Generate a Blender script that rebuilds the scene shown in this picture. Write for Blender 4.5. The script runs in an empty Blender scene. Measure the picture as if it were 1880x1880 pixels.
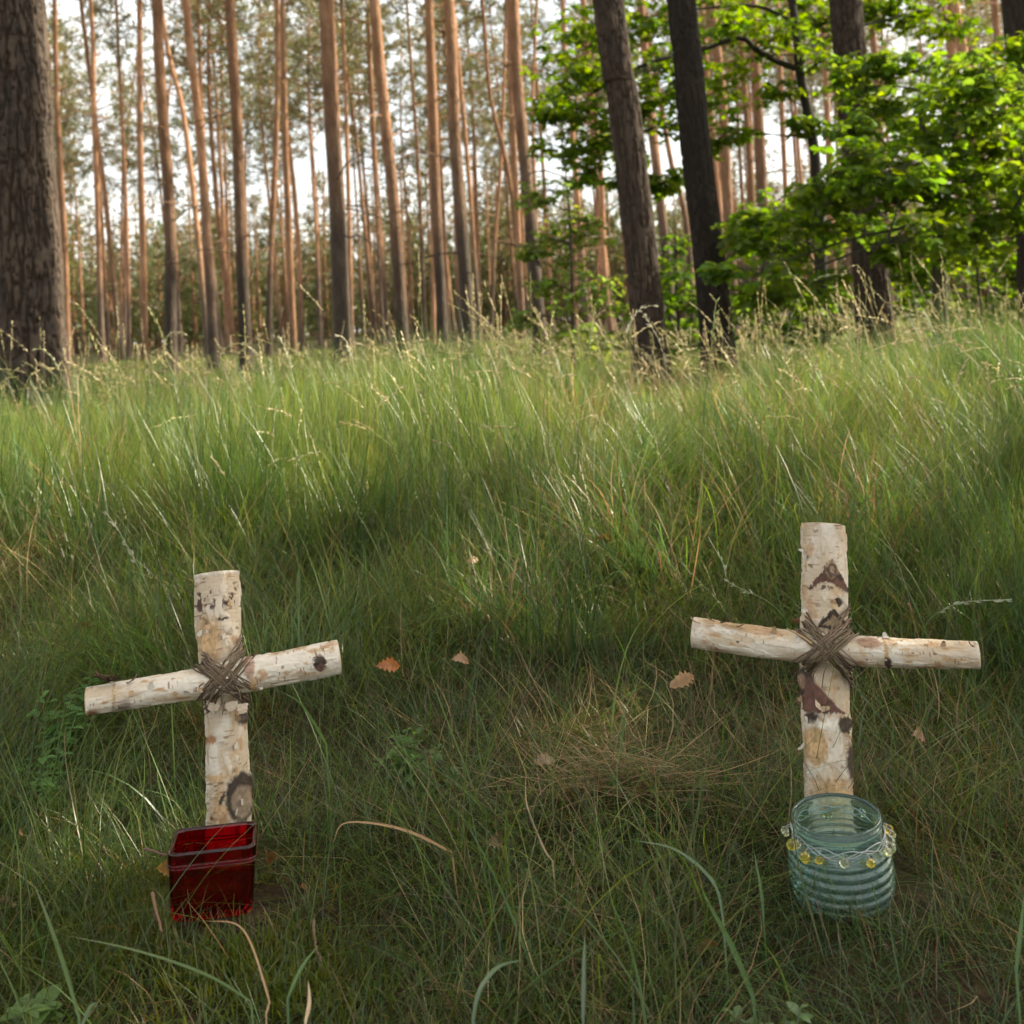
import bpy, math, random
import numpy as np
from mathutils import Vector, Matrix

RNG = np.random.default_rng(7)
random.seed(7)
PI = math.pi
scene = bpy.context.scene
COL = scene.collection

# ------------------------------------------------------------------ camera geometry
F = 2000.0                      # focal length in photo pixels (photo 1880 x 1880)
PPX, PPY = 940.0, 470.0         # principal point: the square is cut from the foot of a taller frame
CAM = np.array([0.0, 0.0, 0.52])
TH, RO = math.radians(3.4), math.radians(3.3)
_r = np.array([1.0, 0, 0]); _f = np.array([0, math.cos(TH), math.sin(TH)]); _u = np.array([0, -math.sin(TH), math.cos(TH)])
RIGHT = _r * math.cos(RO) - _u * math.sin(RO)
UP = _r * math.sin(RO) + _u * math.cos(RO)
FWD = _f

def at(px, py, Y):
    """point seen at photo pixel (px, py) standing Y metres in front of the camera (world y)"""
    d = RIGHT * ((px - PPX) / F) - UP * ((py - PPY) / F) + FWD
    return CAM + d * (Y / d[1])

def project(P):
    P = np.asarray(P) - CAM
    z = P @ FWD
    return np.stack([PPX + F * (P @ RIGHT) / z, PPY - F * (P @ UP) / z], -1)

# ------------------------------------------------------------------ noise
def _hash(i, j, k):
    i = i.astype(np.int64); j = j.astype(np.int64); k = k.astype(np.int64)
    h = (i * 374761393 + j * 668265263 + k * 2147483647 + 12345) & 0xFFFFFFFF
    h = ((h ^ (h >> 13)) * 1274126177) & 0xFFFFFFFF
    h = ((h ^ (h >> 15)) * 2246822519) & 0xFFFFFFFF
    return ((h ^ (h >> 16)) & 0xFFFFFF) / float(0xFFFFFF)

def vnoise(x, y, z=0.0):
    x, y, z = np.broadcast_arrays(np.asarray(x, float), np.asarray(y, float), np.asarray(z, float))
    xi, yi, zi = np.floor(x), np.floor(y), np.floor(z)
    fx, fy, fz = x - xi, y - yi, z - zi
    fx, fy, fz = [t * t * (3 - 2 * t) for t in (fx, fy, fz)]
    out = 0
    for a in (0, 1):
        for b in (0, 1):
            for c in (0, 1):
                w = (fx if a else 1 - fx) * (fy if b else 1 - fy) * (fz if c else 1 - fz)
                out = out + w * _hash(xi + a, yi + b, zi + c)
    return out

def fbm(x, y, z=0.0, o=4):
    s, a, n = 0, 0.5, 0
    for k in range(o):
        m = 2.03 ** k
        s = s + a * vnoise(np.asarray(x) * m + 17.3 * k, np.asarray(y) * m - 9.1 * k, np.asarray(z) * m + 3.7 * k); n += a; a *= 0.5
    return s / n

def sstep(a, b, x):
    t = np.clip((x - a) / (b - a), 0, 1)
    return t * t * (3 - 2 * t)

def lerp(a, b, t):
    a = np.asarray(a, float); b = np.asarray(b, float); t = np.asarray(t, float)[..., None]
    return a + (b - a) * t

# ------------------------------------------------------------------ ground height
def gz(x, y):
    x = np.asarray(x, float); y = np.asarray(y, float)
    z = 0.135 * sstep(1.15, 2.7, y) - 0.05 * sstep(0.85, 0.35, y)
    z = z + 0.02 * np.exp(-((x + 1.7) ** 2 / 2.2 + (y - 6.0) ** 2 / 6.0))
    z = z - 0.075 * sstep(3.2, 8, y)
    near = sstep(4.5, 1.5, y)
    z = z + near * (0.05 * (fbm(x * 2.1 + 5, y * 2.1, o=2) - 0.5) + 0.035 * (fbm(x * 8, y * 8 + 3, o=2) - 0.5))
    z = z + 0.10 * (fbm(x * 0.6 + 9, y * 0.6, o=2) - 0.5) * sstep(1.6, 3.5, y)
    # small ledge of matted straw in the middle with a hollow under it
    z = z + 0.030 * np.exp(-(((x - 0.07) / 0.11) ** 2 + ((y - 1.17) / 0.05) ** 2))
    z = z - 0.025 * np.exp(-(((x - 0.08) / 0.12) ** 2 + ((y - 1.07) / 0.045) ** 2))
    # little pads where the jars and crosses stand
    for (cx, cy, ph) in PADS:
        w = np.exp(-(((x - cx) / 0.09) ** 2 + ((y - cy) / 0.11) ** 2))
        z = z * (1 - w) + ph * w
    return z
PADS = [(-0.27, .96, .032), (0.29, .965, .018), (-.27, 1.09, .02), (.31, 1.09, .01)]

# ------------------------------------------------------------------ mesh helpers
class MB:
    """collects vertices, faces and colours; build() links them as ONE mesh object"""
    def __init__(s): s.v, s.f, s.c, s.n, s.sm = [], [], [], 0, []
    def add(s, v, f, c=None, smooth=True):
        v = np.asarray(v, float).reshape(-1, 3); f = np.asarray(f, int)
        s.v.append(v); s.f.append(f + s.n); s.n += len(v)
        if c is None: c = np.ones((len(v), 3)) * 0.5
        c = np.broadcast_to(np.asarray(c, float), (len(v), 3))
        s.c.append(c); s.sm.append(np.full(len(f), smooth))
    def data(s, name, mat, origin=(0, 0, 0)):
        v = np.concatenate(s.v) - np.asarray(origin, float)
        me = bpy.data.meshes.new(name)
        me.vertices.add(len(v)); me.vertices.foreach_set('co', v.astype(np.float32).ravel())
        loops = np.concatenate([f.ravel() for f in s.f]); sizes = np.concatenate([np.full(len(f), f.shape[1]) for f in s.f])
        starts = np.concatenate([[0], np.cumsum(sizes)[:-1]])
        me.loops.add(len(loops)); me.loops.foreach_set('vertex_index', loops.astype(np.int32))
        me.polygons.add(len(sizes)); me.polygons.foreach_set('loop_start', starts.astype(np.int32))
        me.polygons.foreach_set('use_smooth', np.concatenate(s.sm))
        a = me.attributes.new('col', 'FLOAT_COLOR', 'POINT')
        c = np.concatenate(s.c); c = np.concatenate([c, np.ones((len(c), 1))], 1)
        a.data.foreach_set('color', c.astype(np.float32).ravel())
        me.update(calc_edges=True); me.validate()
        me.materials.append(mat)
        return me
    def build(s, name, mat, parent=None, origin=(0, 0, 0)):
        return link(name, s.data(name, mat, origin), parent, origin)

def link(name, me, parent=None, loc=(0, 0, 0)):
    o = bpy.data.objects.new(name, me); COL.objects.link(o)
    if parent is None: o.location = loc
    else: o.parent = parent
    return o

def tag(o, label=None, cat=None, group=None, kind=None):
    for k, v in (('label', label), ('category', cat), ('group', group), ('kind', kind)):
        if v: o[k] = v
    return o

def empty(name, loc, label, cat, group=None):
    o = bpy.data.objects.new(name, None); COL.objects.link(o); o.location = [float(t) for t in loc]
    o.empty_display_size = 0.1
    return tag(o, label, cat, group)

def copy_tree(o, parent=None):
    c = o.copy(); COL.objects.link(c); c.parent = parent
    for ch in list(o.children): copy_tree(ch, c)
    return c

def resample(P, n):
    P = np.asarray(P, float); d = np.r_[0, np.cumsum(np.linalg.norm(np.diff(P, axis=0), axis=1))]
    t = np.linspace(0, d[-1], n)
    return np.stack([np.interp(t, d, P[:, k]) for k in range(P.shape[1])], 1)

def smooth_path(P, n):
    """Catmull-Rom through the points, n samples evenly spaced"""
    P = np.asarray(P, float)
    if len(P) < 3: return resample(P, n)
    Q = np.vstack([2 * P[0] - P[1], P, 2 * P[-1] - P[-2]]); out = []
    for i in range(1, len(Q) - 2):
        t = np.linspace(0, 1, 12, endpoint=False)[:, None]
        a, b, c, d = Q[i - 1], Q[i], Q[i + 1], Q[i + 2]
        out.append(0.5 * ((2 * b) + (c - a) * t + (2 * a - 5 * b + 4 * c - d) * t ** 2 + (3 * b - a - 3 * c + d) * t ** 3))
    out.append(P[-1:])
    return resample(np.vstack(out), n)

def frames(P, ref):
    T = np.gradient(P, axis=0); T /= np.linalg.norm(T, axis=1)[:, None] + 1e-12
    ref = np.asarray(ref, float)
    A = ref - (T @ ref)[:, None] * T; A /= np.linalg.norm(A, axis=1)[:, None] + 1e-9
    B = np.cross(T, A)
    return T, A, B

def grid_faces(n, m, closed=True):
    i = np.arange(n - 1)[:, None]; j = np.arange(m if closed else m - 1)[None, :]
    j2 = (j + 1) % m
    return np.stack([i * m + j, i * m + j2, (i + 1) * m + j2, (i + 1) * m + j], -1).reshape(-1, 4)

def tube(mb, P, R, seg=8, col=(.5, .5, .5), ref=(0.31, -0.9, 0.2), cap=True):
    P = np.asarray(P, float); R = np.broadcast_to(np.asarray(R, float), (len(P),))
    T, A, B = frames(P, ref)
    th = np.arange(seg) / seg * 2 * PI
    v = P[:, None, :] + R[:, None, None] * (np.cos(th)[None, :, None] * A[:, None, :] + np.sin(th)[None, :, None] * B[:, None, :])
    n = len(P)
    c = np.asarray(col, float)
    if c.ndim == 2: c = np.repeat(c, seg, 0)
    mb.add(v.reshape(-1, 3), grid_faces(n, seg), c)
    if cap:
        for k in (0, n - 1):
            vv = np.vstack([v[k], P[k]]); ff = [[seg, (q + 1) % seg, q] if k == 0 else [seg, q, (q + 1) % seg] for q in range(seg)]
            mb.add(vv, np.array(ff), c if c.ndim == 1 else np.repeat(np.asarray(col)[k:k + 1], seg + 1, 0), smooth=False)

# ------------------------------------------------------------------ materials
def newmat(name):
    m = bpy.data.materials.new(name); m.use_nodes = True; nt = m.node_tree; nt.nodes.clear()
    out = nt.nodes.new('ShaderNodeOutputMaterial'); return m, nt, out
def N(nt, typ, **kw):
    n = nt.nodes.new(typ)
    for k, v in kw.items():
        if k in n.inputs: n.inputs[k].default_value = v
        else: setattr(n, k, v)
    return n
def ramp(nt, stops):
    r = nt.nodes.new('ShaderNodeValToRGB'); e = r.color_ramp.elements
    while len(e) < len(stops): e.new(0.5)
    for k, (p, c) in enumerate(stops): e[k].position = p; e[k].color = (*c, 1)
    return r

def leaf_material(name, transl=0.45, gloss=0.05, rough=0.4, boost=1.25):
    m, nt, out = newmat(name); L = nt.links.new
    at_ = N(nt, 'ShaderNodeAttribute', attribute_name='col')
    d = N(nt, 'ShaderNodeBsdfDiffuse'); t = N(nt, 'ShaderNodeBsdfTranslucent'); g = N(nt, 'ShaderNodeBsdfGlossy', Roughness=rough)
    hs = N(nt, 'ShaderNodeHueSaturation', Hue=0.485, Saturation=1.1, Value=boost)
    L(at_.outputs['Color'], d.inputs['Color']); L(at_.outputs['Color'], hs.inputs['Color']); L(hs.outputs['Color'], t.inputs['Color'])
    m1 = N(nt, 'ShaderNodeMixShader', Fac=transl); L(d.outputs[0], m1.inputs[1]); L(t.outputs[0], m1.inputs[2])
    m2 = N(nt, 'ShaderNodeMixShader', Fac=gloss); L(m1.outputs[0], m2.inputs[1]); L(g.outputs[0], m2.inputs[2])
    g.inputs['Color'].default_value = (.9, .9, .9, 1)
    L(m2.outputs[0], out.inputs['Surface'])
    return m

def vcol_material(name, rough=0.75, bump=0.0, scale=300.0, spec=0.25, var=0.0):
    m, nt, out = newmat(name); L = nt.links.new
    at_ = N(nt, 'ShaderNodeAttribute', attribute_name='col')
    p = N(nt, 'ShaderNodeBsdfPrincipled', Roughness=rough); p.inputs['Specular IOR Level'].default_value = spec
    L(at_.outputs['Color'], p.inputs['Base Color'])
    if bump:
        tc = N(nt, 'ShaderNodeTexCoord'); nz = N(nt, 'ShaderNodeTexNoise', Scale=scale, Detail=4.0)
        L(tc.outputs['Object'], nz.inputs['Vector'])
        b = N(nt, 'ShaderNodeBump', Strength=bump, Distance=0.002); L(nz.outputs[0], b.inputs['Height']); L(b.outputs[0], p.inputs['Normal'])
    L(p.outputs[0], out.inputs['Surface'])
    return m

def pine_bark_material(name, lo=1.5, hi=4.5, grey=(.075, .056, .044), orange=(.345, .175, .090), rnd=-1.5):
    """grey-brown plates at the foot of the tree, thin orange bark above"""
    m, nt, out = newmat(name); L = nt.links.new
    tc = N(nt, 'ShaderNodeTexCoord')
    mp = N(nt, 'ShaderNodeMapping'); mp.inputs['Scale'].default_value = (1, 1, 0.28); L(tc.outputs['Object'], mp.inputs['Vector'])
    vo = N(nt, 'ShaderNodeTexVoronoi', feature='DISTANCE_TO_EDGE', Scale=22.0); L(mp.outputs[0], vo.inputs['Vector'])
    nz = N(nt, 'ShaderNodeTexNoise', Scale=9.0, Detail=6.0, Roughness=0.65); L(mp.outputs[0], nz.inputs['Vector'])
    nb = N(nt, 'ShaderNodeTexNoise', Scale=1.1, Detail=3.0); L(tc.outputs['Object'], nb.inputs['Vector'])
    sp = N(nt, 'ShaderNodeSeparateXYZ'); L(tc.outputs['Object'], sp.inputs[0])
    oi = N(nt, 'ShaderNodeObjectInfo')
    a = N(nt, 'ShaderNodeMath', operation='MULTIPLY_ADD'); L(nb.outputs[0], a.inputs[0]); a.inputs[1].default_value = 2.6; L(sp.outputs[2], a.inputs[2])
    a2 = N(nt, 'ShaderNodeMath', operation='MULTIPLY_ADD'); L(oi.outputs['Random'], a2.inputs[0]); a2.inputs[1].default_value = rnd; L(a.outputs[0], a2.inputs[2])
    mr = N(nt, 'ShaderNodeMapRange'); L(a2.outputs[0], mr.inputs[0]); mr.inputs[1].default_value = lo; mr.inputs[2].default_value = hi
    gr = ramp(nt, [(0.3, tuple(c * .55 for c in grey)), (0.5, grey), (0.72, tuple(min(1, c * 1.7) for c in grey))]); L(nz.outputs[0], gr.inputs[0])
    orr = ramp(nt, [(0.3, tuple(c * .55 for c in orange)), (0.52, orange), (0.75, (orange[0] * 1.35, orange[1] * 1.55, orange[2] * 1.9))]); L(nz.outputs[0], orr.inputs[0])
    mx = N(nt, 'ShaderNodeMix', data_type='RGBA'); L(mr.outputs[0], mx.inputs[0]); L(gr.outputs[0], mx.inputs[6]); L(orr.outputs[0], mx.inputs[7])
    p = N(nt, 'ShaderNodeBsdfPrincipled', Roughness=0.85); p.inputs['Specular IOR Level'].default_value = 0.2
    rv = N(nt, 'ShaderNodeMath', operation='MULTIPLY_ADD'); rm = N(nt, 'ShaderNodeMath', operation='FRACT'); rk = N(nt, 'ShaderNodeMath', operation='MULTIPLY'); rk.inputs[1].default_value = 7.13
    L(oi.outputs['Random'], rk.inputs[0]); L(rk.outputs[0], rm.inputs[0]); L(rm.outputs[0], rv.inputs[0]); rv.inputs[1].default_value = .6; rv.inputs[2].default_value = .62
    hv = N(nt, 'ShaderNodeHueSaturation', Saturation=.95); L(rv.outputs[0], hv.inputs['Value']); L(mx.outputs[2], hv.inputs['Color']); L(hv.outputs[0], p.inputs['Base Color'])
    st = N(nt, 'ShaderNodeMath', operation='MINIMUM'); L(vo.outputs['Distance'], st.inputs[0]); st.inputs[1].default_value = 0.14
    ad = N(nt, 'ShaderNodeMath', operation='MULTIPLY_ADD'); L(nz.outputs[0], ad.inputs[0]); ad.inputs[1].default_value = 0.3; L(st.outputs[0], ad.inputs[2])
    b = N(nt, 'ShaderNodeBump', Strength=0.8, Distance=0.05); L(ad.outputs[0], b.inputs['Height']); L(b.outputs[0], p.inputs['Normal'])
    L(p.outputs[0], out.inputs['Surface'])
    return m

def glass_material(name, col, rough=0.02, ior=1.47, tw=1.0):
    m, nt, out = newmat(name); L = nt.links.new
    p = N(nt, 'ShaderNodeBsdfPrincipled', Roughness=rough, IOR=ior)
    p.inputs['Transmission Weight'].default_value = tw; p.inputs['Base Color'].default_value = (*col, 1)
    tc = N(nt, 'ShaderNodeTexCoord'); nz = N(nt, 'ShaderNodeTexNoise', Scale=45.0, Detail=2.0); L(tc.outputs['Object'], nz.inputs['Vector'])
    b = N(nt, 'ShaderNodeBump', Strength=0.05, Distance=0.002); L(nz.outputs[0], b.inputs['Height']); L(b.outputs[0], p.inputs['Normal'])
    L(p.outputs[0], out.inputs['Surface'])
    return m

def ground_material():
    m, nt, out = newmat('forest_soil'); L = nt.links.new
    tc = N(nt, 'ShaderNodeTexCoord')
    n1 = N(nt, 'ShaderNodeTexNoise', Scale=2.3, Detail=5.0); L(tc.outputs['Object'], n1.inputs['Vector'])
    n2 = N(nt, 'ShaderNodeTexNoise', Scale=60.0, Detail=6.0, Roughness=0.7); L(tc.outputs['Object'], n2.inputs['Vector'])
    r1 = ramp(nt, [(0.35, (.030, .022, .012)), (0.55, (.07, .048, .026)), (0.75, (.13, .088, .05))]); L(n2.outputs[0], r1.inputs[0])
    r2 = ramp(nt, [(0.3, (.03, .04, .01)), (0.7, (.06, .075, .018))]); L(n2.outputs[0], r2.inputs[0])
    mr = N(nt, 'ShaderNodeMapRange'); L(n1.outputs[0], mr.inputs[0]); mr.inputs[1].default_value = .42; mr.inputs[2].default_value = .62
    mx = N(nt, 'ShaderNodeMix', data_type='RGBA'); L(mr.outputs[0], mx.inputs[0]); L(r1.outputs[0], mx.inputs[6]); L(r2.outputs[0], mx.inputs[7])
    p = N(nt, 'ShaderNodeBsdfPrincipled', Roughness=0.95); p.inputs['Specular IOR Level'].default_value = 0.1
    L(mx.outputs[2], p.inputs['Base Color'])
    b = N(nt, 'ShaderNodeBump', Strength=0.9, Distance=0.02); L(n2.outputs[0], b.inputs['Height']); L(b.outputs[0], p.inputs['Normal'])
    L(p.outputs[0], out.inputs['Surface'])
    return m

M_GRASS = leaf_material('grass_blade', 0.48, 0.035, 0.35, 1.5)
M_DRY = leaf_material('dry_grass', 0.25, 0.03, 0.5, 1.1)
M_OAK = leaf_material('oak_leaf', 0.60, 0.018, 0.45, 2.0)
M_NEEDLE = leaf_material('pine_needle', 0.35, 0.04, 0.4, 1.2)
M_DEADLEAF = leaf_material('dead_leaf', 0.25, 0.04, 0.4, 1.1)
M_HERB = leaf_material('herb_leaf', 0.4, 0.05, 0.4)
M_BARK_V = vcol_material('bark_by_plate', 0.9, 0.5, 120.0, 0.15)
M_BIRCH = vcol_material('birch_bark', 0.62, 0.35, 260.0, 0.3)
M_PINE = pine_bark_material('pine_bark')
M_PINE_FAR = pine_bark_material('pine_bark_thin', 0.0, 2.6, grey=(.095, .066, .048), orange=(.345, .172, .088), rnd=-4.0)
M_TWINE = vcol_material('bast_twine', 0.85, 0.4, 500.0, 0.2)
M_WOOD_DARK = vcol_material('dark_bark', 0.9, 0.6, 60.0, 0.15)
M_SOIL = ground_material()
M_RED = glass_material('red_glass', (.50, .004, .012), 0.04, 1.47, .985)
M_TEAL = glass_material('teal_glass', (.68, .93, .905), 0.04, 1.45, .965)
M_AMBER = glass_material('amber_glass', (.98, .74, .12), 0.05)
M_CLEAR = glass_material('pale_yellow_glass', (.98, .95, .66), 0.05)
def metal():
    m, nt, out = newmat('silver_wire'); p = N(nt, 'ShaderNodeBsdfPrincipled', Roughness=0.28, Metallic=1.0)
    p.inputs['Base Color'].default_value = (.45, .45, .47, 1); nt.links.new(p.outputs[0], out.inputs['Surface']); return m
M_WIRE = metal()

# ------------------------------------------------------------------ ground
def make_ground():
    mb = MB()
    # fine sheet near, coarser rings outward: a polar-ish grid with growing steps
    ys = np.r_[np.linspace(-1.0, 3.0, 170), 3.0 + np.cumsum(np.geomspace(0.03, 26.0, 75))]
    h = np.r_[np.linspace(0, 1.6, 70), 1.6 + np.cumsum(np.geomspace(0.03, 26.0, 70))]
    xs = np.r_[-h[::-1], h[1:]]
    ys = np.r_[-1.0 - np.cumsum(np.geomspace(0.05, 20, 16))[::-1], ys]
    X, Y = np.meshgrid(xs, ys)
    Z = gz(X, Y) + 0.35 * (fbm(X * .05, Y * .05, o=2) - .5) * sstep(14, 40, np.hypot(X, Y))
    v = np.stack([X, Y, Z], -1).reshape(-1, 3)
    mb.add(v, grid_faces(len(ys), len(xs), closed=False))
    o = mb.build('ground', M_SOIL); o['kind'] = 'structure'
make_ground()

# ------------------------------------------------------------------ grass
def blades(mb, x, y, L, W, lean, bend, az, c0, c1, S=5, z0=None, twist=0.0, azbend=0.0, wprof=None):
    """n ribbon blades; lean/bend = angle from vertical at the foot / added along the blade (radians)"""
    n = len(x); s = np.linspace(0, 1, S + 1)
    L, W, lean, bend, az, azb = [np.broadcast_to(np.asarray(t, float), (n,)) for t in (L, W, lean, bend, az, azbend)]
    ang = lean[:, None] + bend[:, None] * (s[None, :] ** 1.4)
    a = az[:, None] + azb[:, None] * s[None, :]
    am = 0.5 * (ang[:, 1:] + ang[:, :-1]); a2 = 0.5 * (a[:, 1:] + a[:, :-1])
    ds = (L / S)[:, None]
    dx = np.sin(am) * np.cos(a2) * ds; dy = np.sin(am) * np.sin(a2) * ds; dz = np.cos(am) * ds
    z = gz(x, y) if z0 is None else z0
    P = np.zeros((n, S + 1, 3))
    P[:, :, 0] = x[:, None]; P[:, :, 1] = y[:, None]; P[:, :, 2] = (z - 0.005)[:, None]
    P[:, 1:, 0] += np.cumsum(dx, 1); P[:, 1:, 1] += np.cumsum(dy, 1); P[:, 1:, 2] += np.cumsum(dz, 1)
    g = gz(P[:, :, 0], P[:, :, 1]) + 0.002
    P[:, 1:, 2] = np.maximum(P[:, 1:, 2], g[:, 1:])
    wa = a + PI / 2 + RNG.normal(0, 0.5 + twist, n)[:, None]
    prof = (1 - s ** 2.2) * 0.92 + 0.08 if wprof is None else wprof(s)
    hw = 0.5 * W[:, None] * prof[None, :]
    side = np.stack([np.cos(wa) * hw, np.sin(wa) * hw, np.zeros_like(hw)], -1)
    v = np.stack([P - side, P + side], 2).reshape(-1, 3)
    base = (np.arange(n) * 2 * (S + 1))[:, None] + 2 * np.arange(S)[None, :]
    f = np.stack([base, base + 1, base + 3, base + 2], -1).reshape(-1, 4)
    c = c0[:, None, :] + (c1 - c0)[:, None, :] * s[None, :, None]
    c = np.repeat(c, 2, 1).reshape(-1, 3)
    mb.add(v, f, c)
    return P

OBJ_FEET = [(-0.27, .972, .052), (0.29, .965, .050), (-.275, 1.075, .028), (.313, 1.075, .028)]
def keep_clear(x, y, L):
    k = np.ones(len(x), bool)
    for (cx, cy, r) in OBJ_FEET:
        k &= np.hypot(x - cx, y - cy) > r
        # blades standing in front of the jars and crosses stay low
        front = (np.abs(x - cx * y / cy) < 0.14) & (y > 0.55) & (y < cy)
        k &= ~(front & (L > 0.055) & (RNG.random(len(x)) < .9))
    return k

def sample(n, y0, y1, margin=0.25, p=1.0):
    """positions in the wedge before the camera; p: density falls as y**-p"""
    u = RNG.random(n)
    e = 2 - p
    y = (y0 ** e + u * (y1 ** e - y0 ** e)) ** (1 / e) if abs(e) > 1e-3 else y0 * (y1 / y0) ** u
    x = (RNG.random(n) * 2 - 1) * (0.49 * y + margin)
    return x, y

GREENS = np.array([(.050, .105, .020), (.070, .122, .022), (.040, .092, .026), (.092, .128, .026), (.060, .110, .038)])
STRAW = np.array([(.30, .20, .095), (.23, .14, .065), (.36, .26, .14), (.16, .095, .05)])
def pick(A, n, var=0.18):
    return A[RNG.integers(0, len(A), n)] * (1 + RNG.normal(0, var, (n, 1))).clip(.45, 1.7)

def short_grass():
    mb = MB()
    # a matted felt of short blades and moss
    n = 110000
    x, y = sample(n, .42, 2.6, .22, 0.7)
    L = RNG.uniform(.02, .075, n); k = keep_clear(x, y, L * .7); x, y, L = x[k], y[k], L[k]; n = len(x)
    moss = fbm(x * 5, y * 5, o=2)
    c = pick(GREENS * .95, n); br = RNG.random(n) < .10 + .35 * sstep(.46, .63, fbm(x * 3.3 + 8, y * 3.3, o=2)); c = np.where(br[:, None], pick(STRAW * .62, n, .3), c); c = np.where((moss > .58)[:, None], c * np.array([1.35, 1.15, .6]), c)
    az = RNG.uniform(0, 2 * PI, n)
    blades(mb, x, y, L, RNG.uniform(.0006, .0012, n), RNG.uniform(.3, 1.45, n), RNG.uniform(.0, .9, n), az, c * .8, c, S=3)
    # long fine blades flopping in tussocks
    n = 56000
    x, y = sample(n, .46, 2.7, .25, 0.6)
    t = fbm(x * 3.1 + 4, y * 3.1, o=2)
    k = RNG.random(n) < sstep(.33, .60, t) + .22; x, y, t = x[k], y[k], t[k]; n = len(x)
    L = RNG.uniform(.07, .26, n) * (.6 + .75 * sstep(.4, .65, t)) * np.interp(y, [.5, .9, 1.5, 2.5], [.6, .8, 1.0, 1.25])
    k = keep_clear(x, y, L); x, y, L = x[k], y[k], L[k]; n = len(x)
    flow = 2 * PI * 1.6 * fbm(x * 2.7 + 31, y * 2.7, o=2)
    az = np.where(RNG.random(n) < .5, flow + RNG.normal(0, .9, n), RNG.uniform(0, 2 * PI, n))
    c = pick(GREENS * np.array([1.25, 1.2, 1.0]), n, .32); c = np.where((RNG.random(n) < .07)[:, None], pick(np.array([(.16, .15, .06), (.20, .16, .08)]), n), c)
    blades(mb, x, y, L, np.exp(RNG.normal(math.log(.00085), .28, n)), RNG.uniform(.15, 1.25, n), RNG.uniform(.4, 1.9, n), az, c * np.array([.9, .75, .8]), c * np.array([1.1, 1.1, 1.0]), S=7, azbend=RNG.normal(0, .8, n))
    n = 700
    x, y = sample(n, .72, 2.2, .2, 0.6); L = RNG.uniform(.06, .19, n); k = keep_clear(x, y, L); x, y, L = x[k], y[k], L[k]; n = len(x)
    c = pick(np.vstack([GREENS * 1.2, [(.13, .17, .075), (.12, .18, .05)]]), n)
    blades(mb, x, y, L, RNG.uniform(.0015, .0026, n), RNG.uniform(.1, 1.1, n), RNG.uniform(.2, 1.8, n), RNG.uniform(0, 2 * PI, n), c * .85, c * 1.15, S=8, azbend=RNG.normal(0, .6, n))
    for (cx, cy, w, rr) in ((-.268, .972, .05, .045), (.292, .965, .05, .05)):
        n = 420; a = RNG.uniform(PI * 1.0, PI * 2.0, n); q = rr + np.abs(RNG.normal(0, .014, n)); x = cx + q * np.cos(a) * 1.05; y = cy + q * np.sin(a)
        c = np.where((RNG.random(n) < .4)[:, None], pick(STRAW * .8, n), pick(GREENS, n))
        blades(mb, x, y, RNG.uniform(.012, .042, n), RNG.uniform(.0006, .0013, n), RNG.uniform(.1, 1.2, n), RNG.uniform(0, 1.2, n), RNG.uniform(0, 2 * PI, n), c * .8, c, S=4)
    n = 44; x = np.r_[RNG.normal(-.27, .07, n // 2), RNG.normal(.29, .08, n // 2)]; y = RNG.uniform(.90, 1.03, n)
    k = np.ones(n, bool)
    for (cx, cy, r0) in OBJ_FEET[:2]: k &= np.hypot(x - cx, y - cy) > r0 + .006
    x, y = x[k], y[k]; n = len(x); c = pick(GREENS * 1.1, n)
    blades(mb, x, y, RNG.uniform(.09, .22, n), RNG.uniform(.0007, .0011, n), RNG.uniform(.1, .8, n), RNG.uniform(.5, 1.7, n), RNG.uniform(0, 2 * PI, n), c * .8, c * 1.1, S=10, azbend=RNG.normal(0, .5, n))
    o = mb.build('short_grass', M_GRASS)
    tag(o, 'short fine tangled green grass around the two birch crosses', 'grass', kind='stuff')

def dry_grass():
    mb = MB()
    n = 19000
    x, y = sample(n, .42, 2.5, .2, 0.7)
    t = fbm(x * 2.4 + 11, y * 2.4 + 5, o=2)
    k = RNG.random(n) < sstep(.38, .62, t) * .9 + .12 + .4 * sstep(1.1, .7, y); x, y = x[k], y[k]; n = len(x)
    L = RNG.uniform(.03, .16, n); k = keep_clear(x, y, L); x, y, L = x[k], y[k], L[k]; n = len(x)
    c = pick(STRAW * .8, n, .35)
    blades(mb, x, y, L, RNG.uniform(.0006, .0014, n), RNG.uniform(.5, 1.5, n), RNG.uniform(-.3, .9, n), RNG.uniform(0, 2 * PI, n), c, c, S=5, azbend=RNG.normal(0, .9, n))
    # matted straw ledge in the middle
    n = 260
    x = RNG.normal(.075, .05, n); y = RNG.normal(1.165, .014, n) + .012 * np.sin(x * 40); L = RNG.uniform(.03, .12, n)
    c = pick(STRAW * .95, n, .25)
    blades(mb, x, y, L, RNG.uniform(.001, .0017, n), RNG.uniform(1.0, 1.5, n), RNG.uniform(.0, .8, n), RNG.choice([0, PI], n) + RNG.normal(-.15, .45, n), c, c, S=6, azbend=RNG.normal(0, .5, n), z0=gz(x, y) + RNG.uniform(0, .04, n))
    # straw hanging in the sunlit tall grass
    n = 5200
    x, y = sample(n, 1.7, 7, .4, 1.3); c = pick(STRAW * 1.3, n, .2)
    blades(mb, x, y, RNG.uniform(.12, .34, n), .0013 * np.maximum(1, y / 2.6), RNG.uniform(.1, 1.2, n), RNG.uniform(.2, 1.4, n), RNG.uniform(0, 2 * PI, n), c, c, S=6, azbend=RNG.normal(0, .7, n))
    o = mb.build('dry_grass', M_DRY)
    tag(o, 'dead brown and straw coloured grass matted among the green blades', 'dry grass', kind='stuff')

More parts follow.
